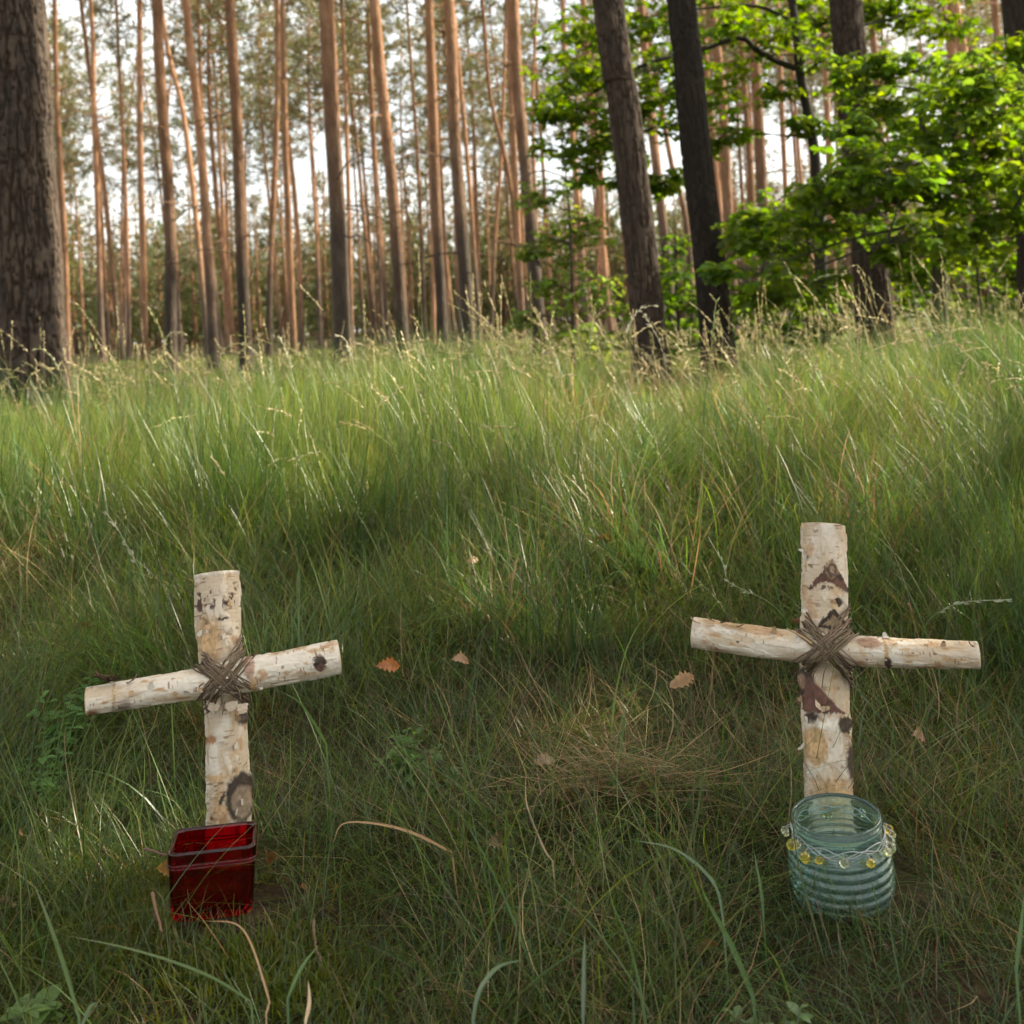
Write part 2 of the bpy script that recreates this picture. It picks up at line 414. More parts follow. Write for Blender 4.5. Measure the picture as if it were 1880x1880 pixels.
def clearing(x, y):
    # thinner, lower grass on the way to the two dark trunks
    return np.clip(np.exp(-(((x - .44) / .22) ** 2 + ((y - 3.0) / .7) ** 2)) + np.exp(-(((x - .62) / .34) ** 2 + ((y - 4.2) / 1.0) ** 2)) + np.exp(-(((x - .95) / .5) ** 2 + ((y - 5.9) / 1.4) ** 2)), 0, 1)

def tall_grass():
    mb = MB()
    for (n, y0, y1, p, S, wmul) in ((56000, 1.55, 4.2, .9, 6, 1.0), (56000, 4.2, 10, 1.2, 4, 1.0), (26000, 10, 24, 1.4, 3, 1.0)):
        x, y = sample(n, y0, y1, .5, p)
        t = fbm(x * 1.9 + 2, y * 1.9 + 7, o=2)
        up = sstep(1.65, 2.6, y - .55 * sstep(-.4, .2, x) + (t - .5) * 1.8)
        k = RNG.random(n) < .3 + up * (.25 + .75 * sstep(.32, .55, t)); x, y, t, up = x[k], y[k], t[k], up[k]; n = len(x)
        right = sstep(-.1, .5, x / y) * sstep(5.5, 2.5, y)
        L = RNG.uniform(.10, .36, n) * (.55 + .5 * up) * (.62 + .6 * sstep(.35, .65, t)) * np.interp(y, [1.5, 2.6, 4.5, 8], [1, .85, .55, .38]) * (1 - .48 * clearing(x, y)) * (1 - .16 * sstep(.2, -1.2, x))
        # upright on the left, combed over on the right
        lean = np.abs(RNG.normal(.05, .16, n)) + right * RNG.uniform(0, .9, n) + (1 - up) * RNG.uniform(.1, 1.25, n)
        bend = (1 - up) * .7 + RNG.uniform(.0, 1.0, n) * RNG.random(n) + right * RNG.uniform(.1, 1.1, n)
        az = RNG.uniform(0, 2 * PI, n) * (1 - .0) + 0
        flow = 2 * PI * 1.8 * fbm(x * 2.3 + 3, y * 2.3 + 1, o=2); az = np.where(RNG.random(n) < .45, flow + RNG.normal(0, .7, n), az)
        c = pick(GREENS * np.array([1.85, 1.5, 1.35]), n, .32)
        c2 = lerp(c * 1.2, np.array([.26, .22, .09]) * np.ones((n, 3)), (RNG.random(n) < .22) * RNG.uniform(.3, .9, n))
        W = np.exp(RNG.normal(math.log(.0014), .38, n)) * np.maximum(1, y / 3.2) * wmul
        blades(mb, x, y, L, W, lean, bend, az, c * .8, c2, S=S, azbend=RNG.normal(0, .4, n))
    # tussocks: fans of long blades from one foot, some dark and upright, some combed flat and pale
    for q in range(230):
        x0, y0 = sample(1, 1.45, 5.5, .4, .6); k = int(RNG.integers(50, 150)); kind = RNG.random()
        x = x0 + RNG.normal(0, .035, k); y = y0 + RNG.normal(0, .035, k); sc = float(np.interp(y0[0], [1.4, 2, 3, 5.5], [.5, .8, 1, .75]))
        L = RNG.uniform(.2, .46, k) * sc * (1 - .5 * clearing(x0, y0)); az = RNG.uniform(0, 2 * PI, k)
        if kind < .42: c = pick(GREENS * .9, k); lean, bend = RNG.uniform(0, .45, k), RNG.uniform(0, .8, k)
        elif kind < .8: c = pick(GREENS * np.array([1.7, 1.6, 1.9]), k); a0 = RNG.uniform(0, 2 * PI); az = a0 + RNG.normal(0, .5, k); lean, bend = RNG.uniform(.3, .9, k), RNG.uniform(.6, 1.6, k)
        else: c = pick(np.vstack([STRAW * 1.2, GREENS * 1.6]), k); lean, bend = RNG.uniform(.1, .9, k), RNG.uniform(.3, 1.5, k)
        blades(mb, x, y, L, np.exp(RNG.normal(math.log(.0016), .3, k)) * max(1, y0[0] / 3.2), lean, bend, az, c * .8, c * 1.1, S=7, azbend=RNG.normal(0, .4, k))
    o = mb.build('tall_grass', M_GRASS)
    tag(o, 'tall upright green grass covering the rise in front of the trees', 'grass', kind='stuff')

def spikelets(mb, P, frac, n, size, col, spread=.4):
    """seed heads: small husks along the last part of each stalk; P (k, S+1, 3)"""
    k, S1, _ = P.shape
    s = 1 - frac * RNG.random((k, n)) ** .9
    idx = s * (S1 - 1); i0 = np.minimum(idx.astype(int), S1 - 2); fr = (idx - i0)[..., None]
    r = np.arange(k)[:, None]
    Q = P[r, i0] * (1 - fr) + P[r, i0 + 1] * fr
    T = P[r, i0 + 1] - P[r, i0]; T /= np.linalg.norm(T, axis=-1, keepdims=True) + 1e-9
    D = T + RNG.normal(0, spread, T.shape) + np.array([0, 0, -.15]); D /= np.linalg.norm(D, axis=-1, keepdims=True)
    W = np.cross(D, RNG.normal(0, 1, D.shape)); W /= np.linalg.norm(W, axis=-1, keepdims=True) + 1e-9
    ln = (size[:, None] * RNG.uniform(.7, 1.3, (k, n)))[..., None]; w = ln * .16
    a, b, c, d = Q, Q + D * ln * .45 + W * w, Q + D * ln, Q + D * ln * .45 - W * w
    v = np.stack([a, b, c, d], 2).reshape(-1, 3)
    f = np.arange(len(v)).reshape(-1, 4)
    cc = np.repeat(np.repeat(col, n, 0) * (1 + RNG.normal(0, .15, (k * n, 1))), 4, 0)
    mb.add(v, f, cc.clip(0.01, 1))

def seed_stalks():
    mb = MB()
    for (n, y0, y1, p, S) in ((1200, 2.1, 5.0, .6, 9), (1700, 5.0, 11, 1.0, 7)):
        x, y = sample(n, y0, y1, .4, p)
        t = fbm(x * 1.1 + 20, y * 1.1, o=2)
        k = RNG.random(n) < .15 + .85 * sstep(.40, .62, t) + .35 * (x > .1 * y); x, y = x[k], y[k]; n = len(x)
        L = RNG.uniform(.28, .60, n) * np.interp(y, [1.9, 3.0, 5, 9], [.75, .95, .85, .7]) * (1 - .3 * clearing(x, y))
        az = np.where(RNG.random(n) < .6, RNG.normal(PI, .7, n), RNG.uniform(0, 2 * PI, n))
        c0 = pick(GREENS * np.array([1.7, 1.4, 1.2]), n); c1 = pick(np.array([(.44, .37, .20), (.36, .34, .16), (.54, .46, .28)]), n, .15)
        W = .0013 * np.maximum(1, y / 3.2)
        P = blades(mb, x, y, L, W, np.abs(RNG.normal(.06, .12, n)), RNG.uniform(.3, 1.9, n) * (RNG.random(n) < .75), az, c0, c1, S=S, wprof=lambda s: 1 - .55 * s)
        spikelets(mb, P, .20, 24, .0098 * np.maximum(1, y / 4.0), c1, .2)
    o = mb.build('flowering_grass', M_DRY)
    tag(o, 'pale nodding seed heads rising over the tall grass', 'grass', kind='stuff')

short_grass(); dry_grass(); tall_grass(); seed_stalks()

# ------------------------------------------------------------------ the two birch crosses
CREAM, PALE, TAN, RUST, DARK, REDB, GREYB = [np.array(c) for c in ((.53, .425, .31), (.67, .60, .51), (.47, .31, .165), (.34, .17, .08), (.045, .030, .022), (.090, .043, .032), (.30, .24, .19))]

def log(parent, name, path, radii, side, scar_fn, tone=0.0, seed=0, ref=None, rings=420, seg=150, endcol=(.50, .37, .22), rough=1.0):
    """a birch log with real relief; colours follow the bark itself. side: unit vector facing the viewer"""
    P = smooth_path(path, rings); d = np.r_[0, np.cumsum(np.linalg.norm(np.diff(P, axis=0), axis=1))]
    R = np.interp(d / d[-1], np.linspace(0, 1, len(radii)), radii)
    T, A, B = frames(P, side)                        # A faces the viewer, B sideways
    th = np.arange(seg) / seg * 2 * PI - PI
    U = np.repeat(d[:, None], seg, 1); TH_ = np.repeat(th[None, :], rings, 0)
    cx, cy = np.cos(TH_), np.sin(TH_)
    rr = R[:, None]; flip = -1.0 if name == 'upright_post' else 1.0
    q = 50.0
    wob = .0016 * (fbm(U * 330 + seed, cx * 14, cy * 14 + 2, o=3) - .5)
    n1 = fbm(U * 28 + seed, cx * 1.2 + 3, cy * 1.2, o=4)
    n2 = fbm(U * 75 + seed * 3, cx * 2.6, cy * 2.6 + 8, o=4)
    n3 = fbm(U * 600 + seed, cx * 3.0 + 1, cy * 3.0, o=3)     # fine rings round the log
    n4 = fbm(U * 260, cx * 9 + seed, cy * 9, o=3)
    col = lerp(CREAM, PALE, sstep(.40, .62, n1 - tone))
    col = lerp(col, TAN, .75 * sstep(.56, .66, n2 + tone * .4))
    col = lerp(col, RUST, .6 * sstep(.66, .74, n2 + .1 * (n4 - .5) + tone * .3))
    col = col * (1 + .16 * (n3 - .5) + .14 * (n4 - .5))[..., None]
    disp = rr * (.09 * (n1 - .5) + .05 * (n2 - .5) * rough) + .0006 * rough * (n3 - .5)
    # curls of peeling bark: pale flakes standing proud
    fl = sstep(.60, .63, fbm(U * 60 + 40 + seed, cx * 3 + 7, cy * 3, o=3)) * rough
    disp = disp + .0011 * fl; col = lerp(col, PALE * 1.03, .5 * fl)
    # lenticels: short dark dashes across the log
    le = vnoise(U * 700 + seed * 9, TH_ * 3.2 + 5, seed) * sstep(.45, .6, vnoise(U * 90, TH_ * 2.0, seed + 4))
    col = lerp(col, (.20, .125, .08), .8 * sstep(.74, .84, le))
    S_ = rr * cy * flip                                     # sideways position on the face one sees
    frontm = (cx > -.15)
    for kind, m, h in scar_fn(U + 3 * wob, S_ + 2.2 * wob, n2, n4):
        m = np.where(frontm, m, 0)
        kc = np.asarray(kind)[None, None] * (1 + .9 * (n4 - .5) + .7 * (n2 - .5))[..., None]
        col = lerp(col, 0, 0 * m) * (1 - m[..., None]) + kc * m[..., None]; disp = disp + h * m * (.6 + .8 * n4)
    rad = rr + disp
    v = P[:, None, :] + rad[..., None] * (cx[..., None] * A[:, None, :] + cy[..., None] * B[:, None, :])
    mb = MB(); mb.add(v.reshape(-1, 3), grid_faces(rings, seg), col.reshape(-1, 3).clip(.01, .95))
    o = parent.location
    rf = np.random.default_rng(seed + 5)             # loose curls of papery bark all round
    for q in range(26 if name == 'upright_post' else 9):
        i = int(rf.integers(6, rings - 6)); a = rf.uniform(-1.05, 1.05); j = int((a + PI) / (2 * PI) * seg) % seg
        nn = cx[i, j] * A[i] + cy[i, j] * B[i]; tt = -cy[i, j] * A[i] + cx[i, j] * B[i]
        sgn = rf.choice([-1, 1]); tn = rf.choice([0, 1, 1])
        flake(mb, v_at(P, rad_of(rr, disp), i, j, nn), tt * sgn * .9 + T[i] * rf.normal(0, .35), T[i], nn, rf.uniform(.003, .009), rf.uniform(.002, .006), rf.uniform(.3, 1.5), PALE * rf.uniform(.75, 1.0) if tn else TAN * rf.uniform(.6, 1.1), q)
    bark = mb.build(name, M_BIRCH, parent, o)
    for k, sg in ((0, -1), (rings - 1, 1)):          # sawn ends
        e = MB(); rg = np.linspace(1, 0.03, 14)
        ring = v[k]; ctr = ring.mean(0)
        vv = ctr + (ring - ctr)[None] * rg[:, None, None] + T[k] * sg * .0012 * (1 - rg[:, None, None] ** 6)
        cc = np.asarray(endcol) * (1 + .25 * (vnoise(rg * 40, 1.0)[:, None] - .5) + .2 * (vnoise(th * 3, 2.0)[None, :] - .5))[..., None]
        cc[0] = (.30, .2, .13)
        f = grid_faces(14, seg)
        e.add(vv.reshape(-1, 3), f if sg > 0 else f[:, ::-1], cc.reshape(-1, 3).clip(.01, .9))
        e.build('sawn_end', M_BIRCH, bark, o)
    return bark, P, R, (T, A, B)

def rad_of(rr, disp): return rr + disp
def v_at(P, rad, i, j, nn): return P[i] + nn * (rad[i, j] + .0002)

def ell(U, S, u, s, ru, rs, soft=.35, n=0):
    return 1 - sstep(1 - soft, 1 + soft, np.sqrt(((U - u) / ru) ** 2 + ((S - s) / rs) ** 2) + n)

def tri(U, S, u0, s0, u1, sl, sr, n=0, soft=.0007):
    """triangle, apex at (u0,s0), base at u1 from sl to sr"""
    t = (U - u0) / (u1 - u0)
    a = (S - (s0 + (sl - s0) * t)); b = ((s0 + (sr - s0) * t) - S)
    n = n * 2.6
    return sstep(-soft, soft, a + n) * sstep(-soft, soft, b + n) * sstep(-soft, soft, (U - u0) + n) * sstep(-soft, soft, (u1 - U) + n)

class Flaps:
    """each torn curl becomes a part of its own"""
    def __init__(s, parent, o): s.p, s.o = parent, o
    def add(s, v, f, c):
        m = MB(); m.add(v, f, c); m.build('bark_flap', M_BIRCH, s.p, s.o)

def flake(mb, c, du, dv, dn, L, W, curl, col, seed=0):
    """a torn curl of bark: starts on the log at c and rolls away from it"""
    r = np.random.default_rng(seed); n, m = 12, 7
    s = np.linspace(0, 1, n)[:, None]; t = np.linspace(-.5, .5, m)[None, :]
    w = W * (1 - .55 * s ** 2 + .25 * (r.random((n, 1)) - .5)); a = curl * s
    rad = L / max(abs(curl), .01)
    P = (np.asarray(c) + (np.sin(a) * rad)[..., None] * du + ((1 - np.cos(a)) * rad)[..., None] * dn + (w * t)[..., None] * dv)
    P = P + r.normal(0, L * .02, P.shape)
    f = grid_faces(n, m, closed=False)
    P2 = P + dn * .0006
    cc = np.asarray(col) * (1 + .25 * (r.random((n * m, 1)) - .5))
    mb.add(np.vstack([P.reshape(-1, 3), P2.reshape(-1, 3)]), np.vstack([f[:, ::-1], f + n * m]), np.vstack([cc * .6, cc]))

def hull2(pts):
    """convex outline of 2D points, anticlockwise"""
    p = sorted(map(tuple, pts)); out = []
    for seq in (p, p[::-1]):
        h = []
        for q in seq:
            while len(h) > 1 and (h[-1][0] - h[-2][0]) * (q[1] - h[-2][1]) - (h[-1][1] - h[-2][1]) * (q[0] - h[-2][0]) <= 0: h.pop()
            h.append(q)
        out += h[:-1]
    return np.array(out)

def lashing(parent, cb, cp, nrm, ax, pax, rp, rb, angs, turns, seed, spread, strand=.0008):
    """twine pulled tight round bar and post: every turn is the taut loop round both round sections"""
    r = np.random.default_rng(seed); mb = MB(); o = parent.location
    nrm = np.cross(ax, pax); nrm /= np.linalg.norm(nrm); nrm = nrm if nrm @ (CAM - cb) > 0 else -nrm
    zp = float((cp - cb) @ nrm); e = np.linspace(0, 2 * PI, 60, endpoint=False)
    py_ = np.cross(nrm, ax); py_ = py_ if py_ @ pax > 0 else -py_
    for bi, a0 in enumerate(angs):
        for k in range(turns):
            a = math.radians(a0) + r.normal(0, .09); dd = ax * math.cos(a) + py_ * math.sin(a); pp = -ax * math.sin(a) + py_ * math.cos(a)
            w = (k / (turns - 1) - .5) * spread + r.normal(0, spread * .07)
            ca, sa = math.cos(a), math.sin(a)
            qb = -w * ca / sa; qp = w * sa / ca; g = strand * r.uniform(1.0, 2.6)
            E1 = np.c_[qb + (rb / abs(sa) + g) * np.cos(e), (rb + g) * np.sin(e)]
            E2 = np.c_[qp + (rp / abs(ca) + g) * np.cos(e), zp + (rp + g) * np.sin(e)]
            H = hull2(np.vstack([E1, E2])); H = resample(np.vstack([H, H[:1]]), 90)
            wv = w + (.0045 * (vnoise(H[:, 0] * 75 + 9, H[:, 1] * 60, seed + k * 3.1 + bi * 50) - .5))
            Q = cb + H[:, :1] * dd + wv[:, None] * pp + (H[:, 1:] + .0008 * (vnoise(H[:, 0] * 90, H[:, 1] * 90, k + 7.7)[:, None] - .2)) * nrm
            cc = np.array([.13, .097, .064]) * r.uniform(.5, 1.7) * np.array([1, r.uniform(.93, 1.04), r.uniform(.85, 1.1)])
            tube(mb, Q, strand * r.uniform(.6, 1.35), 5, cc, ref=(.2, .3, .93), cap=False)
    for k in range(5):                               # loose ends
        a = r.uniform(0, 2 * PI); d = .7 * np.cos(a) * ax + np.sin(a) * py_
        pts = [cb + nrm * (rb * .9) + d * rb * .7]
        for q in range(4): pts.append(pts[-1] + d * .0045 + nrm * r.uniform(-.002, .001) + r.normal(0, .0012, 3) - np.array([0, 0, .0012 * q]))
        tube(mb, smooth_path(pts, 12), strand * .7, 4, np.array([.18, .135, .085]) * r.uniform(.6, 1.3))
    return mb.build('lashing', M_TWINE, parent, o)

MPP = 1 / F
def cross_left():
    Y = 1.075
    top, mid, low = at(398, 1053, Y + .060), at(413, 1290, Y + .024), at(421, 1500, Y)
    foot = low + np.array([-.003, 0, -.085])
    base = np.array([low[0] + .002, low[1], 0.0])
    E = empty('birch_cross', base, 'white barked birch cross with steep tilted crossbar behind the red glass holder', 'cross', 'birch crosses')
    side = CAM - mid; side /= np.linalg.norm(side)
    zpx = 1.075 / F / 2.54                # metres per pixel of the enlarged study
    def scars(U, S, n2, n4):
        n = (n2 - .5) * .9
        u = lambda z: (z - 185) * zpx
        s = lambda x: x * zpx
        out = []
        g = sstep(u(258), u(275), U) * sstep(u(372), u(345), U)
        out.append((GREYB * 1.35, g * sstep(.42, .6, n2) * .8, .0006))
        cr = vnoise(U * 260, S * 420, 3.0)
        out.append((DARK * 2.0, g * sstep(.70, .78, cr), -.0004))
        out.append((TAN, ell(U, S, u(480), s(-50), 85 * zpx, 55 * zpx, .5, n), 0))
        out.append((PALE, sstep(u(205), u(190), U), .0004))
        out.append((DARK, ell(U, S, u(402), s(20), 6 * zpx, 26 * zpx, .4, n * .6), -.0006))
        out.append((DARK * 1.5, ell(U, S, u(850), s(80), 28 * zpx, 34 * zpx, .3, n), .0008))
        out.append((RUST, ell(U, S, u(920), s(-70), 18 * zpx, 26 * zpx, .4, n), 0))
        out.append((TAN, ell(U, S, u(1080), s(-55), 16 * zpx, 45 * zpx, .4, n), 0))
        # big healed branch scar: dark rim, greyish middle
        out.append((DARK, ell(U, S, u(1165), s(52), 95 * zpx, 66 * zpx, .12, n * .45), .0018))
        out.append((np.array([.27, .20, .14]), ell(U, S, u(1185), s(56), 62 * zpx, 44 * zpx, .2, n * .5), -.0012))
        out.append((DARK, tri(U, S, u(1120), s(-10), u(1215), s(-60), s(-45), n * .002), .0005))
        out.append((TAN * 1.1, ell(U, S, u(1205), s(-40), 20 * zpx, 30 * zpx, .4, n), 0))
        return out
    pr = 38 * Y / F
    log(E, 'upright_post', [top, at(403, 1175, Y + .042), mid, low, foot], [pr * 1.07, pr * 1.09, pr * .96, pr * .94, pr * .98, pr * 1.06, pr * 1.06], side, scars, tone=.03, seed=3)
    # crossbar, in front of the post
    Yb = Y - .006
    b0, b1, b2 = at(159, 1288, Yb - .034), at(412, 1246, Yb), at(622, 1206, Yb + .028)
    br = Yb / F
    def bscars(U, S, n2, n4):
        n = (n2 - .5) * .9; z = zpx
        Lb = np.linalg.norm(b2 - b0)
        out = [(DARK, ell(U, S, Lb - 92 * z, 8 * z, 27 * z, 34 * z, .25, n), .0012), (REDB * 1.6, ell(U, S, Lb - 92 * z, 30 * z, 15 * z, 18 * z, .4, n), .0003)]
        out.append((np.array([.42, .27, .20]), ell(U, S, Lb - 405 * z, -30 * z, 22 * z, 55 * z, .25, n), .0008))
        out.append((TAN, ell(U, S, Lb - 395 * z, 55 * z, 16 * z, 40 * z, .4, n), .0004))
        out.append((TAN * .9, ell(U, S, 118 * z, 0, 6 * z, 80 * z, .4, n * .4), .0004))
        out.append((GREYB, ell(U, S, 150 * z, 40 * z, 35 * z, 26 * z, .5, n), .0003))
        out.append((RUST * .7, ell(U, S, 20 * z, 58 * z, 30 * z, 18 * z, .5, n), 0))
        return out
    bar, P, R, fr = log(E, 'crossbar', [b0, b1, b2], [22 * br, 25 * br, 29 * br, 30 * br], side, bscars, tone=-.06, seed=11, rough=.55)
    ax = (b2 - b0) / np.linalg.norm(b2 - b0); pax = (top - low) / np.linalg.norm(top - low)
    # torn bark on the left end of the bar
    o = E.location; fm = Flaps(bar, o); bu = np.cross(side, ax) * -1
    if bu[2] < 0: bu = -bu
    for k, (px, py, L, W, cu, ang) in enumerate(((212, 1248, .022, .008, 1.2, PI), (205, 1244, .018, .006, .7, 3.6), (222, 1246, .014, .010, 1.6, 2.6), (232, 1252, .012, .006, 1.0, .4), (214, 1240, .016, .005, .5, 2.9))):
        d = ax * math.cos(ang) + side * math.sin(ang) * .5; d /= np.linalg.norm(d)
        flake(fm, at(px, py + 2, Yb - .03), d, np.cross(d, bu), bu, L, W, cu, (.17, .085, .065) if k != 3 else (.40, .30, .24), k)
    fm = Flaps(E, o)
    for k, (px, py, L, W, cu) in enumerate(((392, 1283, .012, .014, .8), (445, 1292, .012, .01, 1.3), (425, 1288, .01, .012, 1.0))):
        flake(fm, at(px, py, Y - .002), -pax, ax, side, L, W, cu, (.62, .50, .38), 20 + k)
    lashing(E, at(411, 1244, Yb), at(411, 1244, Y + .031), side, ax, pax, pr * .97, 27 * br, (45, 136), 19, 5, .015)

def cross_right():
    Y = 1.075
    top, mid, low = at(1512, 964, Y + .068), at(1513, 1240, Y + .030), at(1523, 1490, Y)
    foot = low + (low - mid) / np.linalg.norm(low - mid) * .085
    base = np.array([low[0], low[1], 0.0])
    E = empty('birch_cross', base, 'taller tan birch cross with triangular dark branch scars behind the teal glass jar', 'cross', 'birch crosses')
    side = CAM - mid; side /= np.linalg.norm(side)
    z = 1.075 / F / 2.35
    def scars(U, S, n2, n4):
        n = (n2 - .5) * .8; u = lambda q: (q - 100) * z; s = lambda x: x * z; out = []
        cx0 = 30
        out.append((CREAM * 1.02, sstep(0, .01, U) * .25, 0))
        # eye-shaped scar with spreading wings
        a = tri(U, S, u(248), s(cx0 + 2), u(385), s(-68), s(100), n * .0022)
        a = a * (1 - ell(U, S, u(405), s(16), 52 * z, 72 * z, .1, n * .4))
        out.append((DARK * 1.3, a, .0012))
        out.append((REDB * 1.3, a * ell(U, S, u(355), s(10), 28 * z, 92 * z, .3, n), .0))
        out.append((np.array([.30, .20, .12]), ell(U, S, u(298), s(cx0), 38 * z, 25 * z, .2, n * .4), .0012))
        out.append((DARK * 2, ell(U, S, u(298), s(cx0 + 3), 38 * z, 25 * z, .2) * sstep(.55, .62, vnoise(np.hypot((U - u(298)), (S - s(cx0)) * 1.5) * 900, 1.0)), 0))
        out.append((DARK * 2, ell(U, S, u(378), s(15), 9 * z, 30 * z, .2, n) * sstep(.45, .6, n4), 0))
        # second scar: dark outline with woody middle
        b = tri(U, S, u(452), s(38), u(548), s(-38), s(112), n * .0018)
        out.append((DARK, b, .0011))
        b2 = tri(U, S, u(482), s(38), u(536), s(-14), s(86), n * .0015)
        out.append((np.array([.33, .235, .14]), b2, -.0008))
        out.append((DARK, ell(U, S, u(430), s(58), 16 * z, 18 * z, .3, n), -.0008))
        # below the bar
        out.append((DARK * 1.2, ell(U, S, u(770), s(-78), 62 * z, 42 * z, .15, n * .7), .0012))
        out.append((REDB * 1.5, tri(U, S, u(745), s(-62), u(880), s(-100), s(75), n * .003), .0007))
        out.append((np.array([.30, .19, .13]), ell(U, S, u(765), s(-88), 30 * z, 16 * z, .3, n), .0006))
        out.append((DARK, ell(U, S, u(905), s(-50), 26 * z, 34 * z, .2, n * 1.3), .0004))
        out.append((PALE * 1.05, ell(U, S, u(925), s(15), 26 * z, 70 * z, .4, n * 1.3), .0002))
        out.append((DARK * 1.1, ell(U, S, u(925), s(78), 36 * z, 30 * z, .12, n * .7), .0010))
        out.append((TAN * 1.12, ell(U, S, u(1015), s(-45), 75 * z, 52 * z, .12, n * .5), -.0004))
        out.append((DARK * 1.5, ell(U, S, u(1070), s(95), 75 * z, 20 * z, .3, n), .0016))
        out.append((RUST, ell(U, S, u(1235), s(0), 14 * z, 40 * z, .5, n * 1.5), .0004))
        out.append((TAN, ell(U, S, u(1190), s(20), 60 * z, 85 * z, .5, n), 0) )
        return out
    pr = 40 * Y / F
    post = log(E, 'upright_post', [top, at(1514, 1110, Y + .048), mid, at(1518, 1370, Y + .014), low, foot], [pr * 1.01, pr * 1.03, pr * 1.06, pr * 1.07, pr * 1.04, pr * 1.08, pr * 1.08], side, scars, tone=.06, seed=23)[0]
    Yb = Y - .001; br = Yb / F
    b0, b1, b2 = at(1272, 1161, Yb + .036), at(1518, 1191, Yb), at(1796, 1203, Yb - .036)
    def bscars(U, S, n2, n4):
        n = (n2 - .5) * .9; out = []
        out.append((PALE * .98, ell(U, S, 0, 0, .016, .05, .8, n) * .5, 0))
        out.append((PALE, ell(U, S, 130 * z, -30 * z, 60 * z, 22 * z, .15, n * 1.6), .0007))
        out.append((TAN * .85, ell(U, S, 210 * z, -52 * z, 190 * z, 16 * z, .4, n * 1.5), .0003))
        out.append((DARK * 1.5, ell(U, S, 200 * z, 12 * z, 7 * z, 5 * z, .4), .0005))
        out.append((np.array([.33, .2, .13]), ell(U, S, 735 * z, -30 * z, 50 * z, 22 * z, .3, n * 1.3), .0008))
        out.append((TAN, ell(U, S, 800 * z, 0, 9 * z, 60 * z, .4, n), .0006))
        out.append((DARK * 1.4, ell(U, S, 805 * z, 42 * z, 12 * z, 22 * z, .3, n), .0005))
        out.append((np.array([.66, .60, .53]), sstep(.262, .265, U + .0), 0))
        return out
    bar = log(E, 'crossbar', [b0, at(1400, 1180, Yb + .017), b1, at(1640, 1198, Yb - .016), b2], [27 * br, 27 * br, 26 * br, 24.5 * br, 23 * br], side, bscars, tone=.06, seed=31, rough=.5)[0]
    ax = (b2 - b0) / np.linalg.norm(b2 - b0); pax = (top - low) / np.linalg.norm(top - low); o = E.location
    bu = np.cross(ax, side); bu = bu if bu[2] > 0 else -bu
    fm = Flaps(bar, o)
    for k, (px, py, L, W, cu, cl) in enumerate(((1312, 1137, .012, .010, 1.5, (.17, .09, .07)), (1322, 1139, .010, .012, 1.0, (.14, .08, .06)), (1285, 1140, .010, .008, .9, (.5, .38, .27)), (1350, 1147, .009, .006, .8, (.42, .30, .2)), (1790, 1184, .008, .007, 1.6, (.26, .13, .09)))):
        flake(fm, at(px, py + 4, Yb - .012 + (1518 - px) * .00014), ax * (1 if k % 2 else -1), side, bu, L, W, cu, cl, 40 + k)
    fm = Flaps(post, o)
    flake(fm, at(1534, 1118, Y + .022), pax * .9 - ax * .3, ax, side, .013, .007, 1.5, (.68, .50, .30), 51)
    flake(fm, at(1497, 1290, Y + .0), -pax * .6 + ax * .7, pax, side, .012, .006, 1.1, (.66, .52, .36), 52)
    flake(fm, at(1508, 1302, Y - .002), pax * .2 + ax * .9, pax, side, .010, .005, .9, (.62, .46, .3), 53)
    flake(fm, at(1476, 968, Y + .06), -ax * .5 + pax * .5, pax, side, .006, .006, 1.2, (.6, .42, .25), 54)
    flake(fm, at(1550, 1050, Y + .05), ax, pax, side, .005, .012, 1.1, (.66, .52, .38), 55)
    lashing(E, at(1518, 1190, Yb), at(1516, 1190, Y + .037), side, ax, pax, pr * 1.05, 26.5 * br, (43, 137), 16, 9, .014)
    # the twig of bast that runs out along the bar
    tw = MB(); tube(tw, smooth_path([at(1444, 1154, Yb - .012), at(1470, 1168, Yb - .014), at(1490, 1182, Yb - .016)], 12), [.0008] * 6 + [.0012] * 6, 5, (.33, .23, .13)); tw.build('twig', M_TWINE, E, o)

cross_left(); cross_right()

# ------------------------------------------------------------------ red square glass
def rounded_square(h, r, n=9):
    pts = []
    for k, (sx, sy) in enumerate(((1, 1), (-1, 1), (-1, -1), (1, -1))):
        for t in np.linspace(0, PI / 2, n):
            a = t + k * PI / 2
            pts.append((sx * (h - r) + r * math.cos(a), sy * (h - r) + r * math.sin(a)))
    return np.array(pts)

